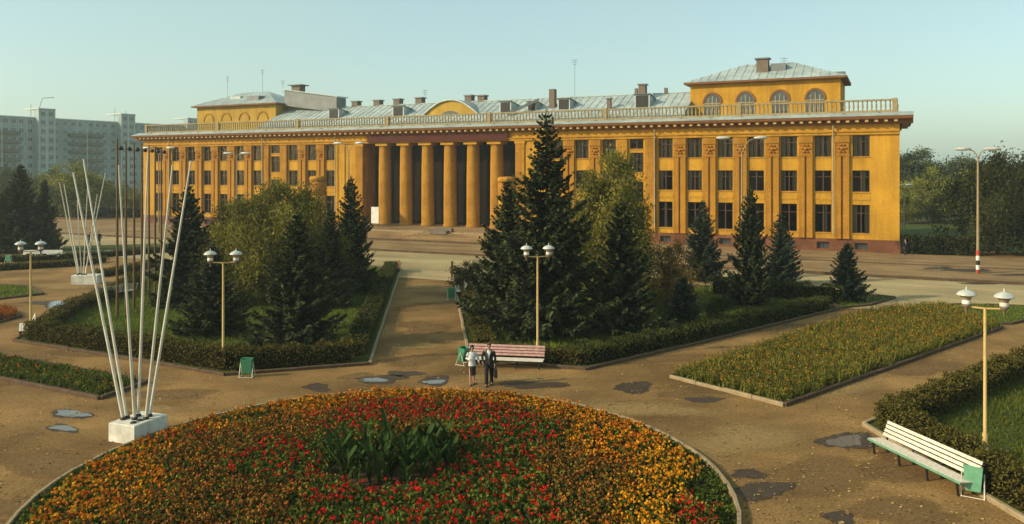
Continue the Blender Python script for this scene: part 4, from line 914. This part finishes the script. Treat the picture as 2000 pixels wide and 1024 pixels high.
spruce('tiny', 1655, 588, 3.95, 'small lone spruce at the pointed bed by the road', 1.0, .5)
spruce('tiny', 1335, 632, 2.7, 'low dark young spruce on the right island lawn', 1.25, 2.2)
spruce('mid', 368, 598, 8.0, 'dark spruce behind the near white flagpoles', 1.02, 4.0)
spruce('mid2', 686, 572, 8.5, 'pointed spruce at the avenue before the portico', .88, .9)
spruce('mid', 580, 676, 6.8, 'broad spruce in front of the left birches', 1.12, 2.6)
spruce('mid', 416, 656, 4.9, 'squat spruce behind the lamp with the green bin', 1.3, 1.1)
spruce('mid2', 645, 600, 6.5, 'spruce between the left birches and the pointed spruce', 1.0, 5.0)
spruce('mid', 40, 492, 9.6, 'tall dark spruce at the far left', 1.1, .4)
spruce('mid2', 88, 490, 8.0, 'narrower dark spruce at the far left beside the far flagpoles', .8, 2.4)
spruce('mid2', 5, 494, 6.6, 'lower dark spruce at the very left edge', 1.1, 5.4)

def broad_mesh(h, rx, seed, m='birch', bark='birchbark', n=15000, leaf=.15, weep=0.0, base=.22, nclump=70):
    r = np.random.default_rng(seed); tr = MB(); zc = h*(base+(1-base)*.5); hz = h*(1-base)*.5
    top = Vector((r.normal()*.1*rx, r.normal()*.1*rx, h*.80))
    tr.tube([(0,0,-.1),(r.normal()*.04*rx,0,h*.3),tuple(top)], [h*.022+.03,h*.015+.02,.02], 8)
    C = []
    while len(C) < nclump:
        p = r.normal(size=3); p = p/np.linalg.norm(p)*(r.random()**.45)
        q = np.array([p[0]*rx*(1-.25*max(0,p[2])), p[1]*rx*(1-.25*max(0,p[2])), zc+p[2]*hz])
        q[:2] *= .75+.5*r.random(); q[2] += r.normal()*hz*.07; C.append(q)
    for i,c in enumerate(C):
        if i % 2 == 0:
            z0 = min(max(h*.18, c[2]*.55+r.normal()*.2), h*.75); mid = np.array([c[0]*.45, c[1]*.45, z0+(c[2]-z0)*.65])
            tr.tube([(0,0,z0), tuple(mid), tuple(c)], [.02+h*.005,.015+h*.002,.008], 4, cap=False)
    C = np.array(C); idx = r.integers(0, len(C), n); sg = rx*.13*(.6+.9*r.random(len(C)))[idx][:,None]
    off = r.normal(size=(n,3))*sg*np.array([1,1,.75]); P = C[idx]+off
    if weep: P[:,2] -= weep*r.random(n)**1.6*h*.22*np.clip(np.hypot(P[:,0],P[:,1])/rx+.15, 0, 1.2)
    keep = P[:,2] > .25; P = P[keep]; idx = idx[keep]; tone = r.random(len(C))
    v = np.clip(tone[idx]*.75+.35*r.random(len(P))-.05, 0, 1)
    q = cards(P, leaf*(.7+.7*r.random(len(P))), leaf*(.4+.35*r.random(len(P))), droop=weep*1.4, r=r)
    return tr.mesh('trunk',bark), quads_mesh('crown', q, m, v)
def broad(px, py, meshes, label, k=1.0, rz=0.0, group=None, name='birch_tree', cat='tree', kw=1.0):
    x, y = G(px, py); t = thing(name, label, cat, (x, y, 0), rz, group, (k*kw, k*kw, k)); ob('trunk', meshes[0], t); ob('crown', meshes[1], t); return t
bir = broad_mesh(10.4, 2.85, 11, 'birch', n=42000, leaf=.18, weep=1.1, base=.12, nclump=110)
broad(1196, 600, bir, 'weeping yellow-green birch right of the tallest spruce', 1.0, .5)
bir2 = broad_mesh(8.2, 3.5, 12, 'birch', n=44000, leaf=.18, weep=.8, base=.08, nclump=110)
broad(560, 590, bir2, 'yellow-green birch with the higher crown left of the pointed spruce', 1.0, 0)
broad(470, 596, bir2, 'yellow-green birch with the lower crown behind the left lamp', .86, 2.0)
rus = broad_mesh(4.6, 2.2, 13, 'rusty', n=12000, leaf=.13, weep=.6, base=.05, nclump=60)
broad(1302, 604, rus, 'rusty brown shrubby tree beside the yellow birch', 1.0, 0, name='shrub', cat='shrub')
bus = broad_mesh(2.6, 1.5, 14, 'leafdark', bark='bark', n=7000, leaf=.12, base=.02, nclump=40)
broad(922, 577, bus, 'round dark green bush at the road end of the avenue', 1.0, 0, name='bush', cat='bush')
broad(948, 640, bus, 'olive bush beside the avenue at the foot of the spruces', .7, 1.0, name='bush', cat='bush')
broad(1400, 628, bus, 'low dark bush by the diagonal path hedge', .55, 2.0, name='bush', cat='bush')
# trees right of and behind the building
fa = broad_mesh(14.5, 6.8, 15, 'leaffar', 'bark', n=26000, leaf=.5, base=.02, nclump=130)
fb2 = broad_mesh(12, 5.8, 16, 'leaffar', 'bark', n=22000, leaf=.5, base=.02, nclump=110)
md = broad_mesh(7, 4.0, 17, 'leafmid', 'bark', n=20000, leaf=.3, base=.02, nclump=90)
dk = broad_mesh(10.8, 5.2, 18, 'leafdark', 'bark', n=36000, leaf=.28, weep=.7, base=.04, nclump=130)
for i,(X,Z,me,k,lab) in enumerate([
    (90,178,fa,1.15,'large dull green tree seen just right of the building'), (105,185,fb2,1.25,'dull green tree second from the building in the far wood'),
    (119,180,fa,1.12,'rounded dull green tree in the middle of the far wood'), (133,186,fb2,1.3,'far wood tree left of the tall street lamp'), (99,166,fb2,.95,'lower far wood tree behind the pale bush'),
    (108,166,fa,.8,'lower rounded tree of the far wood above the pale bush'), (146,180,fa,1.15,'far wood tree behind the tall street lamp'), (124,164,fb2,.95,'lower dull green tree before the far wood'), (160,184,fa,1.2,'far wood tree at the right edge'), (78,186,fa,1.1,'far tree half hidden by the building')]):
    t = thing('broadleaf_tree', lab, 'tree', (X,Z,0), i*1.7, 'trees of the far wood', (k*.92,k*.92,k*.77)); ob('trunk', me[0], t); ob('crown', me[1], t)
for i,(X,Z,me,k,lab) in enumerate([
    (73,138,md,1.2,'pale yellow-green bush tree right of the building'), (66,134,md,.85,'small yellow-green bush close to the building corner'), (82,143,md,1.15,'yellow-green tree beyond the lawn strip'), (90,138,md,1.0,'low yellow-green tree left of the dark trees'),
    (52.5,86,dk,.97,'big dark drooping tree behind the tall street lamp'), (60,90,dk,1.02,'big dark tree at the right edge')]):
    t = thing('broadleaf_tree', lab, 'tree', (X,Z,0), i*2.1+.4, None, (k,k,k)); ob('trunk', me[0], t); ob('crown', me[1], t)
# trees before the apartment block
for i,(px,Z,me,k,lab) in enumerate([(150,150,md,1.35,'pale green tree before the apartment block behind the far flagpoles'), (195,170,md,1.0,'low green tree left of the building corner'), (110,165,md,1.3,'green tree behind the far left spruces'),
                                    (20,160,fb2,.75,'green tree before the apartment block at the left edge'), (240,185,md,.8,'small green tree before the right stair tower'), (265,178,md,.6,'low green tree next to the building corner')]):
    t = thing('broadleaf_tree', lab, 'tree', ((px-1000)/FPX*Z, Z, 0), i*1.3, None, (k,k,k)); ob('trunk', me[0], t); ob('crown', me[1], t)
hedge('long dark hedge at the far side of the plaza', [G(60,424), G(285,424)], 2.0, 1.5, 'leafdark', 40, .3, rough=.05)

# ------------------------------------------------------------------ flagpole stands
def fan(name, label, cx, cz, rz, bx, by, bz, poles, group):
    t = thing(name, label, 'flagpole stand', (cx, cz, 0), rz, group)
    b = MB(); k = .03
    b.rings([[(-bx/2,-by/2,0),(bx/2,-by/2,0),(bx/2,by/2,0),(-bx/2,by/2,0)], [(-bx/2,-by/2,bz-k),(bx/2,-by/2,bz-k),(bx/2,by/2,bz-k),(-bx/2,by/2,bz-k)], [(-bx/2+k,-by/2+k,bz),(bx/2-k,-by/2+k,bz),(bx/2-k,by/2-k,bz),(-bx/2+k,by/2-k,bz)]], True, False)
    blk = b.build('block','concrete',t)
    inv = Matrix.Rotation(-rz, 3, 'Z')
    for (p, q) in poles:
        a = inv @ (Vector(p)-Vector((cx,cz,0))); c = inv @ (Vector(q)-Vector((cx,cz,0)))
        o = MB().tube([a, a.lerp(c,.45), c], [.052,.044,.026], 8).build('pole','pole',t)
        MB().lathe([(.10,0),(.10,.05),(.075,.09)], 10, (a.x,a.y,bz)).build('socket','iron',o)
    for i in range(2): MB().lathe([(.10,bz),(.10,bz+.04),(.06,bz+.05)], 10, (-bx*.32+i*.45*bx*.4, -by*.22, 0)).build('socket','iron',t)
    return t
def at(px, py, Z): return ((px-1000)/FPX*Z, Z, CAM_H-(py-HORIZON)*Z/FPX)
bc = (-12.63, 26.92); bzt = .62
npoles = []
for (bxp, tx, ty, dz0, dz1) in ((241,143,337,-.15,.9),(248,163,311,.0,1.6),(263,232,323,-.15,-.4),(270,289,300,.2,.6),(285,337,323,-.1,-.6),(292,373,314,.2,.5)):
    Z0 = bc[1]+dz0; npoles.append((((bxp-1000)/FPX*Z0, Z0, bzt-.02), at(tx, ty, Z0+dz1)))
fan('flagpole_stand', 'white concrete block with six fanned white flagpoles beside the round bed', bc[0], bc[1], math.atan2(1.27,.49), 1.42, 1.12, bzt, npoles, 'fanned flagpole stands')
fc = (-33.75, 63.3); fp = []
for (bxp, tx, ty, dz) in ((153,116,356,.0),(155,125,360,.3),(159,151,390,.1),(163,172,350,-.2),(166,206,338,.3),(167,190,380,-.2)):
    Z0 = fc[1]+dz; fp.append((((bxp-1000)/FPX*Z0, Z0, .68), at(tx, ty, Z0+dz*3)))
fan('flagpole_stand', 'far white concrete block with fanned white flagpoles by the border hedge', fc[0], fc[1], R(4), 2.0, 1.2, .72, fp, 'fanned flagpole stands')
# dark brown masts in a row
for k,(px, lab) in enumerate(((229,'nearest tall brown mast, leftmost of the row'),(246,'second brown mast from the left of the row'),(262,'third brown mast from the left of the row'),(277,'fourth brown mast, at the left building corner'),(291,'fifth brown mast from the left of the row'),(303,'sixth brown mast from the left of the row'),(315,'last brown mast, rightmost of the row'))):
    Z = 48.4+1.65*k; x = (px-1000)/FPX*Z
    t = thing('mast', lab, 'mast', (x, Z, 0), 0, 'row of brown masts on the left lawn')
    MB().tube([(0,0,-.1),(0,0,5),(0,0,10.9-.04*k)], [.085,.075,.05], 8).build('shaft','mast',t)
    MB().lathe([(.02,-.14),(.13,-.08),(.15,0),(.1,.1),(.02,.14)], 10, (.22,0,10.35)).build('pulley','iron',t)
    MB().bar((0,0,10.35),(.2,0,10.35),.05,.05).build('bracket','iron',t)

# ------------------------------------------------------------------ lamps
hoodp = [(.02,.34),(.10,.325),(.20,.28),(.26,.225),(.285,.19),(.285,.17),(.22,.165)]
def lamp(px, py, h, gap, rz, label, tiltw=0.0):
    x, y = G(px, py); t = thing('park_lamp', label, 'lamp', (x, y, 0), rz, 'double park lamps')
    MB().tube([(0,0,0),(0,0,.9),(0,0,.95),(0,0,h)], [.085,.08,.055,.045], 10).build('post','lamppost',t)
    MB().lathe([(.11,0),(.11,.42),(.09,.5)], 12).build('base','white',t)
    MB().tube([(-gap/2,0,h),(0,0,h-.03),(gap/2,0,h)], .032, 8).build('arm','lamppost',t)
    for s in (-1,1):
        o = MB().lathe([(.012,-.22),(.03,-.18),(.045,-.05),(.12,.0),(.13,.07),(.11,.11)], 14, (s*gap/2,0,h)).build('lamp_holder','lampneck',t)
        MB().lathe([(.115,.07),(.13,.10),(.125,.17),(.115,.2)], 14, (s*gap/2,0,h)).build('collar','white',o)
        MB().lathe([(.115,.2),(.14,.27),(.22,.345),(.235,.36)], 18, (s*gap/2,0,h)).build('lamp_glass','lampglass2',o)
        MB().lathe([(r_,z_+.18) for r_,z_ in hoodp[::-1]]+[(.016,.60),(.010,.62)], 20, (s*gap/2,0,h)).build('hood','lamphood',o)
M['lampglass2'] = mat('lampcup', (0.42, 0.31, 0.22), 0.3, scale=3, spec=0.5, color2=(0.3,0.2,0.13))
lamp(60, 662, 4.7, 1.0, R(8), 'double park lamp at the left corner of the left island')
lamp(436, 722, 4.85, 1.15, R(3), 'double park lamp rising from the front hedge beside the green bin')
lamp(1050, 706, 4.95, 1.05, R(5), 'double park lamp behind the red bench')
lamp(1924, 905, 4.78, 1.0, R(-28), 'large double park lamp in the corner hedge at right')

def street_lamp(x, y, h, arm, rise, rz, label, base=None):
    t = thing('street_lamp', label, 'street lamp', (x, y, 0), rz, 'tall double street lamps')
    MB().tube([(0,0,0),(0,0,h*.5),(0,0,h-rise)], [.13,.10,.07], 10).build('post','street',t)
    if base:
        for k,(z0,z1,m) in enumerate(((0,.45,'red'),(.45,.85,'white'),(.85,1.25,'iron'),(1.25,1.65,'white'),(1.65,2.1,'red'))):
            MB().lathe([(.16,z0),(.16,z1)], 10).build('painted_band',m,t)
    for s in (-1,1):
        MB().tube([(0,0,h-rise),(s*arm*.25,0,h-rise*.45),(s*arm*.6,0,h-rise*.1),(s*arm,0,h)], .045, 6).build('arm','street',t)
        q = MB(); c = Vector((s*(arm+.5),0,h+.1)); 
        q.rings([[(c.x+dx*s, wy*math.cos(a), c.z+wz*math.sin(a)) for a in [2*math.pi*i/10 for i in range(10)]] for dx,wy,wz in ((-.6,.06,.06),(-.42,.20,.12),(.0,.27,.17),(.5,.24,.15),(.72,.07,.05))], True, True)
        q.build('lamp_head','lamphood',t)
sx, sy = G(1910, 537); street_lamp(sx, sy, 10.75, .65, .7, R(-6), 'tall double street lamp with red and white base at right', True)
sx, sy = G(1449, 512); street_lamp(sx, sy, 12.1, 1.25, 1.4, R(-8), 'tall double street lamp before the right wing')
sx, sy = G(681, 474); street_lamp(sx, sy, 12.3, 1.0, 1.3, R(-20), 'tall double street lamp left of the portico')
sx, sy = G(310, 457); street_lamp(sx, sy, 12.1, 1.3, .9, R(-10), 'tall double street lamp before the left end of the building')
sx, sy = G(462, 464); street_lamp(sx, sy, 11.2, .7, .6, R(-10), 'tall street lamp before the left wing above the birches')
sx, sy = G(1766, 455); street_lamp(sx, sy, 6.8, .6, .5, R(30), 'far short street lamp by the right building edge')

# ------------------------------------------------------------------ benches and bins
def bench(x, y, rz, L, label, seatm='benchwhite', backm='benchwhite', frontm='palegreen', nleg=4):
    """seat faces local -y"""
    t = thing('bench', label, 'bench', (x, y, 0), rz, None)
    for k in range(5):
        yy = -.24+.105*k; MB().box(-L/2, L/2, yy-.044, yy+.044, .425-.008*k, .455-.008*k).build('seat_slat', seatm, t)
    MB().box(-L/2, L/2, -.315, -.288, .395, .452).build('front_rail', frontm, t)
    for k in range(4):
        z = .55+.12*k; yy = .25+.05*k+.01; MB().add([(-L/2,yy,z-.045),(L/2,yy,z-.045),(L/2,yy+.035,z+.045),(-L/2,yy+.035,z+.045),(-L/2,yy+.025,z-.052),(L/2,yy+.025,z-.052),(L/2,yy+.06,z+.038),(-L/2,yy+.06,z+.038)],
            [(0,1,2,3),(4,7,6,5),(0,4,5,1),(1,5,6,2),(2,6,7,3),(3,7,4,0)]).build('back_slat', backm, t)
    for i in range(nleg):
        xx = -L/2+.18+(L-.36)*i/(nleg-1); mb = MB()
        mb.bar((xx,-.20,0),(xx,-.26,.40),.05,.05); mb.bar((xx,.30,0),(xx,.22,.40),.05,.05); mb.bar((xx,-.27,.37),(xx,.24,.37),.045,.045); mb.bar((xx,.26,.40),(xx,.47,.95),.04,.045)
        mb.build('leg', 'iron', t)
    return t
def dirang(p, q): return math.atan2(q[1]-p[1], q[0]-p[0])
p1, p2 = G(1716,893), G(1852,962)
bd = (Vector(p2)-Vector(p1)).normalized(); bcx = (Vector(p1)+Vector(p2))/2 + Vector((-bd.y, bd.x))*.27
bench(bcx.x, bcx.y, dirang(p1,p2), 3.75, 'white slatted bench in the lower right before the hedge', nleg=4)
p1, p2 = G(912,718), G(1062,724); bench((p1[0]+p2[0])/2, (p1[1]+p2[1])/2+.25, dirang(p1,p2), 3.55, 'red and white slatted bench behind the walking couple', 'benchwhite', 'pink', 'white')
p1, p2 = G(893,592), G(884,560); bench(p1[0]-.1, (p1[1]+p2[1])/2, dirang(p2,p1), 3.3, 'white bench at the far right side of the avenue')
p1 = G(222,583); bench(p1[0], p1[1], R(-120), 3.2, 'white bench beside the flagpole side hedge of the left island')
p1 = G(80,508); bench(p1[0], p1[1], R(4), 3.8, 'pale bench under the far left spruces', 'white', 'white', 'white')
p1 = G(39,664); bench(p1[0]-.5, p1[1]+1.3, R(-59), 2.6, 'white bench seen end-on at the left corner of the left island')
p1 = G(1990,499); bench(p1[0], p1[1], R(0), 3.0, 'far pale green bench under the dark trees at right', 'palegreen', 'palegreen')
p1 = G(776,533); bench(p1[0]-.3, p1[1]+.6, R(-75), 2.4, 'dark wooden bench at the road end of the left island', 'mast', 'mast', 'iron')

def bin_(x, y, rz, label, tilt=0.2, m='palegreen'):
    t = thing('litter_bin', label, 'litter bin', (x, y, 0), rz, 'green tipping litter bins')
    c, s = math.cos(tilt), math.sin(tilt)
    def T(px, py, pz): return (px, py*c-(pz-.5)*s, .5+py*s+(pz-.5)*c)
    tub = MB(); o = [(-.24,-.17),(.24,-.17),(.24,.17),(-.24,.17)]; b = [(-.19,-.13),(.19,-.13),(.19,.13),(-.19,.13)]
    tub.rings([[T(x_*.9,y_*.9,.14) for x_,y_ in b],[T(x_,y_,.18) for x_,y_ in b],[T(x_,y_,.80) for x_,y_ in o],[T(x_*.92,y_*.9,.80) for x_,y_ in o],[T(x_*.85,y_*.8,.3) for x_,y_ in b]], True, False).build('tub', m, t)
    for s_ in (-1,1):
        MB().tube([(s_*.28,-.24,0),(s_*.27,-.02,.62),(s_*.28,.24,0)], .018, 6).tube([(s_*.28,-.24,.02),(s_*.28,.24,.02)], .016, 6).build('stand','pole',t)
    MB().tube([(-.28,-.24,.02),(.28,-.24,.02)], .014, 6).build('stand_bar','pole',t)
p1 = G(1897,968); bin_(p1[0]+.05, p1[1], R(-32), 'pale green litter bin beside the white bench', -.25)
p1 = G(484,735); bin_(p1[0], p1[1]-.1, R(2), 'green litter bin below the front hedge of the left island', .1, 'green')
p1 = G(881,586); bin_(p1[0], p1[1], R(20), 'green litter bin beside the avenue bench', .1, 'green')
p1 = G(905,712); bin_(p1[0], p1[1], R(60), 'green litter bin left of the red bench', .2, 'green')
p1 = G(17,515); bin_(p1[0], p1[1], 0, 'green litter bin beside the far left bench', .1, 'palegreen')
# a short brown post where the avenue meets the road
x, y = G(883,545); t = thing('post', 'short brown wooden post at the road end of the avenue', 'post', (x,y,0)); MB().box(-.09,.09,-.09,.09,0,1.35).build('shaft','mast',t); MB().lathe([(.13,1.35),(.13,1.42),(.02,1.5)],8).build('cap','mast',t)
# ------------------------------------------------------------------ people
def skin_body(J, Ed, root, m):
    me = bpy.data.meshes.new('body'); names = list(J); idx = {n:i for i,n in enumerate(names)}
    me.from_pydata([J[n][0] for n in names], [(idx[a],idx[b]) for a,b in Ed], [])
    o = bpy.data.objects.new('tmp', me); col.objects.link(o)
    md_ = o.modifiers.new('s','SKIN'); md_.use_smooth_shade = True; md_.branch_smoothing = .3
    for i,n in enumerate(names):
        sv_ = me.skin_vertices[0].data[i]; r = J[n][1]; sv_.radius = r if isinstance(r, tuple) else (r, r); sv_.use_root = (n == root)
    ss = o.modifiers.new('b','SUBSURF'); ss.levels = 1; ss.render_levels = 1
    bpy.context.view_layer.update(); dg = bpy.context.evaluated_depsgraph_get()
    nm = bpy.data.meshes.new_from_object(o.evaluated_get(dg)); nm.materials.clear(); nm.materials.append(M[m])
    nm.polygons.foreach_set('use_smooth', [True]*len(nm.polygons)); bpy.data.objects.remove(o); nm.name = 'body'; return nm
def hand(J, Ed, w, side, d, pre, curl=.35):
    """palm and five bent fingers below wrist joint w; d = hanging direction"""
    W = Vector(J[w][0]); d = Vector(d).normalized(); fwd = Vector((0,-1,0)); sd = Vector((side,0,0))
    J[pre+'palm'] = (tuple(W+d*.06), (.036,.018)); Ed.append((w,pre+'palm'))
    for k,(off,L) in enumerate(((-.027,.062),(-.009,.078),(.009,.074),(.026,.058))):
        a = W+d*.095+fwd*(-off); b = a+d*L*.5+sd*(-.01); c = a+d*L*.9+sd*(-.01-curl*L*.5)
        J[pre+f'f{k}a'] = (tuple(a), .011); J[pre+f'f{k}b'] = (tuple(b), .0095); J[pre+f'f{k}c'] = (tuple(c), .0075)
        Ed += [(pre+'palm',pre+f'f{k}a'),(pre+f'f{k}a',pre+f'f{k}b'),(pre+f'f{k}b',pre+f'f{k}c')]
    a = W+d*.045+fwd*.035; b = a+d*.035+fwd*.022; c = b+d*.03+fwd*.004
    J[pre+'ta'] = (tuple(a), .012); J[pre+'tb'] = (tuple(b), .010); J[pre+'tc'] = (tuple(c), .008)
    Ed += [(pre+'palm',pre+'ta'),(pre+'ta',pre+'tb'),(pre+'tb',pre+'tc')]
def ell(c, rx, ry, n=16): return [(c[0]+rx*math.cos(2*math.pi*i/n), c[1]+ry*math.sin(2*math.pi*i/n), c[2]) for i in range(n)]
def person(x, y, rz, h, label, kind, step=.16, elbow_l=None, elbow_r=None, simple=False, group=None, armr=None, arml=None):
    t = thing('person', label, 'person', (x, y, 0), rz, group, (h/1.75,)*3); f = kind == 'woman'
    sw = .175 if f else .20; hip = .09
    J = {'pel':((0,0,.96),(.135,.10)), 'wai':((0,.01,1.10),(.115 if f else .13,.09)), 'che':((0,0,1.30),(.15,.10)), 'nek':((0,.01,1.47),.055), 'hd0':((0,0,1.555),(.062,.07)), 'hd1':((0,-.005,1.635),(.076,.092)), 'hd2':((0,.0,1.71),(.066,.078)), 'nose':((0,-.105,1.615),.013)}
    Ed = [('pel','wai'),('wai','che'),('che','nek'),('nek','hd0'),('hd0','hd1'),('hd1','hd2'),('hd1','nose')]
    arms = {}
    for s,n,pose in ((-1,'r',armr),(1,'l',arml)):
        E_, W_ = pose or ((s*(sw+.06),.02,1.14),(s*(sw+.05),-.05,.90))
        J['sh'+n] = ((s*sw,0,1.40),.055); J['el'+n] = (E_,.042); J['wr'+n] = (W_,.028); Ed += [('che','sh'+n),('sh'+n,'el'+n),('el'+n,'wr'+n)]; arms[n] = [(s*sw,0,1.41),E_,W_]
        hand(J, Ed, 'wr'+n, s, Vector(W_)-Vector(E_), 'h'+n)
        st_ = step*(1 if n == 'r' else -1)
        J['hp'+n] = ((s*hip,0,.90),.085); J['kn'+n] = ((s*hip,-st_*.55-.02,.50),.056); J['an'+n] = ((s*hip,-st_*.9+.02,.085),.038); J['to'+n] = ((s*(hip+.02),-st_*.9-.16,.032),(.038,.028))
        Ed += [('pel','hp'+n),('hp'+n,'kn'+n),('kn'+n,'an'+n),('an'+n,'to'+n)]
    ob('body', skin_body(J, Ed, 'pel', 'skin'), t)
    # hair
    hr = MB(); c = Vector((0,.018,1.655))
    hr.rings([[(c.x+rr*.092*math.cos(a), c.y+rr*.108*math.sin(a)+(.0), c.z+zz) for a in [2*math.pi*i/14 for i in range(14)]] for zz,rr in ((-.02 if not f else -.09,.86),(.02,1.0),(.06,.98),(.095,.72),(.115,.3),(.118,.02))], True, True)
    # open the face: push the front low ring back
    hr.v = [(vx, max(vy, -.055) if vz < 1.69 else vy, vz) for vx,vy,vz in hr.v]; hr.build('hair', 'hair' if f else 'hairred', t)
    for s in (-1,1): MB().lathe([(.001,-.012),(.011,-.006),(.011,.006),(.001,.012)], 8, (s*.03,-.088,1.640)).build('eye','hair',t)
    MB().box(-.026,.026,-.101,-.09,1.575,1.584).build('mouth','pink',t)
    sleeve = 'blouse' if f else 'suit'
    for n,s in (('r',-1),('l',1)):
        a,b,c_ = [Vector(v) for v in arms[n]]; MB().tube([a+Vector((-s*.03,0,.0)), a.lerp(b,.5), b, b.lerp(c_,.55), b.lerp(c_,.94)], [.072,.062,.056,.05,.046], 10).build('sleeve', sleeve, t)
    if f:
        MB().rings([ell((0,0,.84),.168,.128),ell((0,0,.95),.165,.125),ell((0,0,1.06),.142,.108),ell((0,-.01,1.22),.165,.128),ell((0,0,1.34),.175,.115),ell((0,.005,1.42),.15,.085),ell((0,.01,1.465),.072,.065)], False, True).build('blouse','blouse',t)
        MB().rings([ell((0,-.02,.44),.165,.165),ell((0,-.01,.60),.170,.160),ell((0,0,.80),.166,.13),ell((0,0,.93),.155,.115)], False, True).build('skirt','skirt',t)
    else:
        # trousers
        tr = MB()
        for n,s in (('r',-1),('l',1)):
            H_,K_,A_ = [Vector(J[k+n][0]) for k in ('hp','kn','an')]; tr = MB().tube([H_+Vector((0,0,.06)), H_.lerp(K_,.5), K_, K_.lerp(A_,.5), A_+Vector((0,0,.0))], [.105,.092,.078,.075,.078], 12); tr.build('trouser_leg','suit',t)
        MB().rings([ell((0,.012,1.10),.135,.10),ell((0,.0,1.25),.15,.107),ell((0,0,1.38),.14,.098),ell((0,.01,1.475),.066,.064)], False, True).build('shirt','shirt',t)
        # open jacket: a shell with a gap at the front
        def ring(z, rx, ry, gap, cy=0.0, n=18): return [(rx*math.cos(a), cy+ry*math.sin(a), z) for a in [-math.pi/2+gap+(2*math.pi-2*gap)*i/(n-1) for i in range(n)]]
        jr = [ring(.76,.195,.15,.28),ring(.95,.185,.142,.24),ring(1.10,.168,.128,.16),ring(1.25,.182,.132,.22),ring(1.36,.195,.122,.42),ring(1.43,.165,.09,.75,.005),ring(1.475,.085,.075,1.0,.015)]
        jb = MB(); n = 18
        jb.add([p for r_ in jr for p in r_], [(k*n+i,k*n+i+1,(k+1)*n+i+1,(k+1)*n+i) for k in range(len(jr)-1) for i in range(n-1)], True); jb.build('jacket','suit',t)
    for n,s in (('r',-1),('l',1)):
        A_,T_ = Vector(J['an'+n][0]), Vector(J['to'+n][0])
        sh = MB(); sh.rings([[(A_.x+w*math.cos(a), yy+.0, zz*(.5+.5*math.sin(a))+.0) for a in [2*math.pi*i/10 for i in range(10)]] for yy,w,zz in ((A_.y+.075,.03,.06),(A_.y+.05,.046,.115),(A_.y-.02,.05,.115),(A_.y-.12,.052,.07),(A_.y-.20,.045,.05),(A_.y-.225,.02,.03))], True, True); sh.build('shoe','iron',t)
    return t
x, y = G(922, 751); person(x, y, R(8), 1.64, 'woman in pale blouse and dark skirt walking arm in arm', 'woman', .15, armr=((-.25,.02,1.17),(-.08,-.19,1.14)), arml=((.27,.03,1.18),(.30,-.10,1.02)))
x, y = G(955, 753); man = person(x, y, R(-4), 1.77, 'man in dark open suit and white shirt carrying a bag', 'man', .18, armr=((-.28,.02,1.16),(-.24,-.12,1.0)))
bg_t = thing('briefcase', 'dark bag hanging from the hand of the man in the suit', 'bag', (x+.27, y-.05, .36), R(-80))
MB().rings([[(-.19*k,-.06*k,z),(.19*k,-.06*k,z),(.19*k,.06*k,z),(-.19*k,.06*k,z)] for z,k in ((0,.95),(.03,1),(.33,.97),(.38,.8))], True, False).build('case','iron',bg_t)
MB().tube([(-.07,0,.37),(-.06,0,.43),(.06,0,.43),(.07,0,.37)], .012, 6).build('handle','iron',bg_t)
x, y = G(193, 481); person(x, y, R(200), 1.75, 'far person in dark clothes walking away near the far flagpoles', 'man')
x, y = G(176, 482); person(x, y, R(195), 1.70, 'second far person in dark clothes, left of the walking pair', 'man')
x, y = G(1768, 500); person(x, y, R(20), 1.78, 'person in dark suit standing at the right building corner', 'man')
x, y = G(1846, 472); person(x, y, R(150), 1.75, 'distant dark figure by the lawn strip right of the building', 'man')

# ------------------------------------------------------------------ air
hz = MB().box(-420, 420, -45, 640, -1.0, 34.5).mesh('haze', 'white'); hz.materials.clear()
hm = bpy.data.materials.new('haze'); hm.use_nodes = True; hn = hm.node_tree.nodes; hn.clear()
pvn = hn.new('ShaderNodeVolumePrincipled'); pvn.inputs['Color'].default_value = (0.86, 0.97, 0.92, 1); pvn.inputs['Density'].default_value = 0.00045; pvn.inputs['Anisotropy'].default_value = 0.3
ho = hn.new('ShaderNodeOutputMaterial'); hm.node_tree.links.new(pvn.outputs[0], ho.inputs['Volume']); hz.materials.append(hm)
tag(ob('haze', hz), 'thin pale haze over the square', 'haze', None, 'stuff')
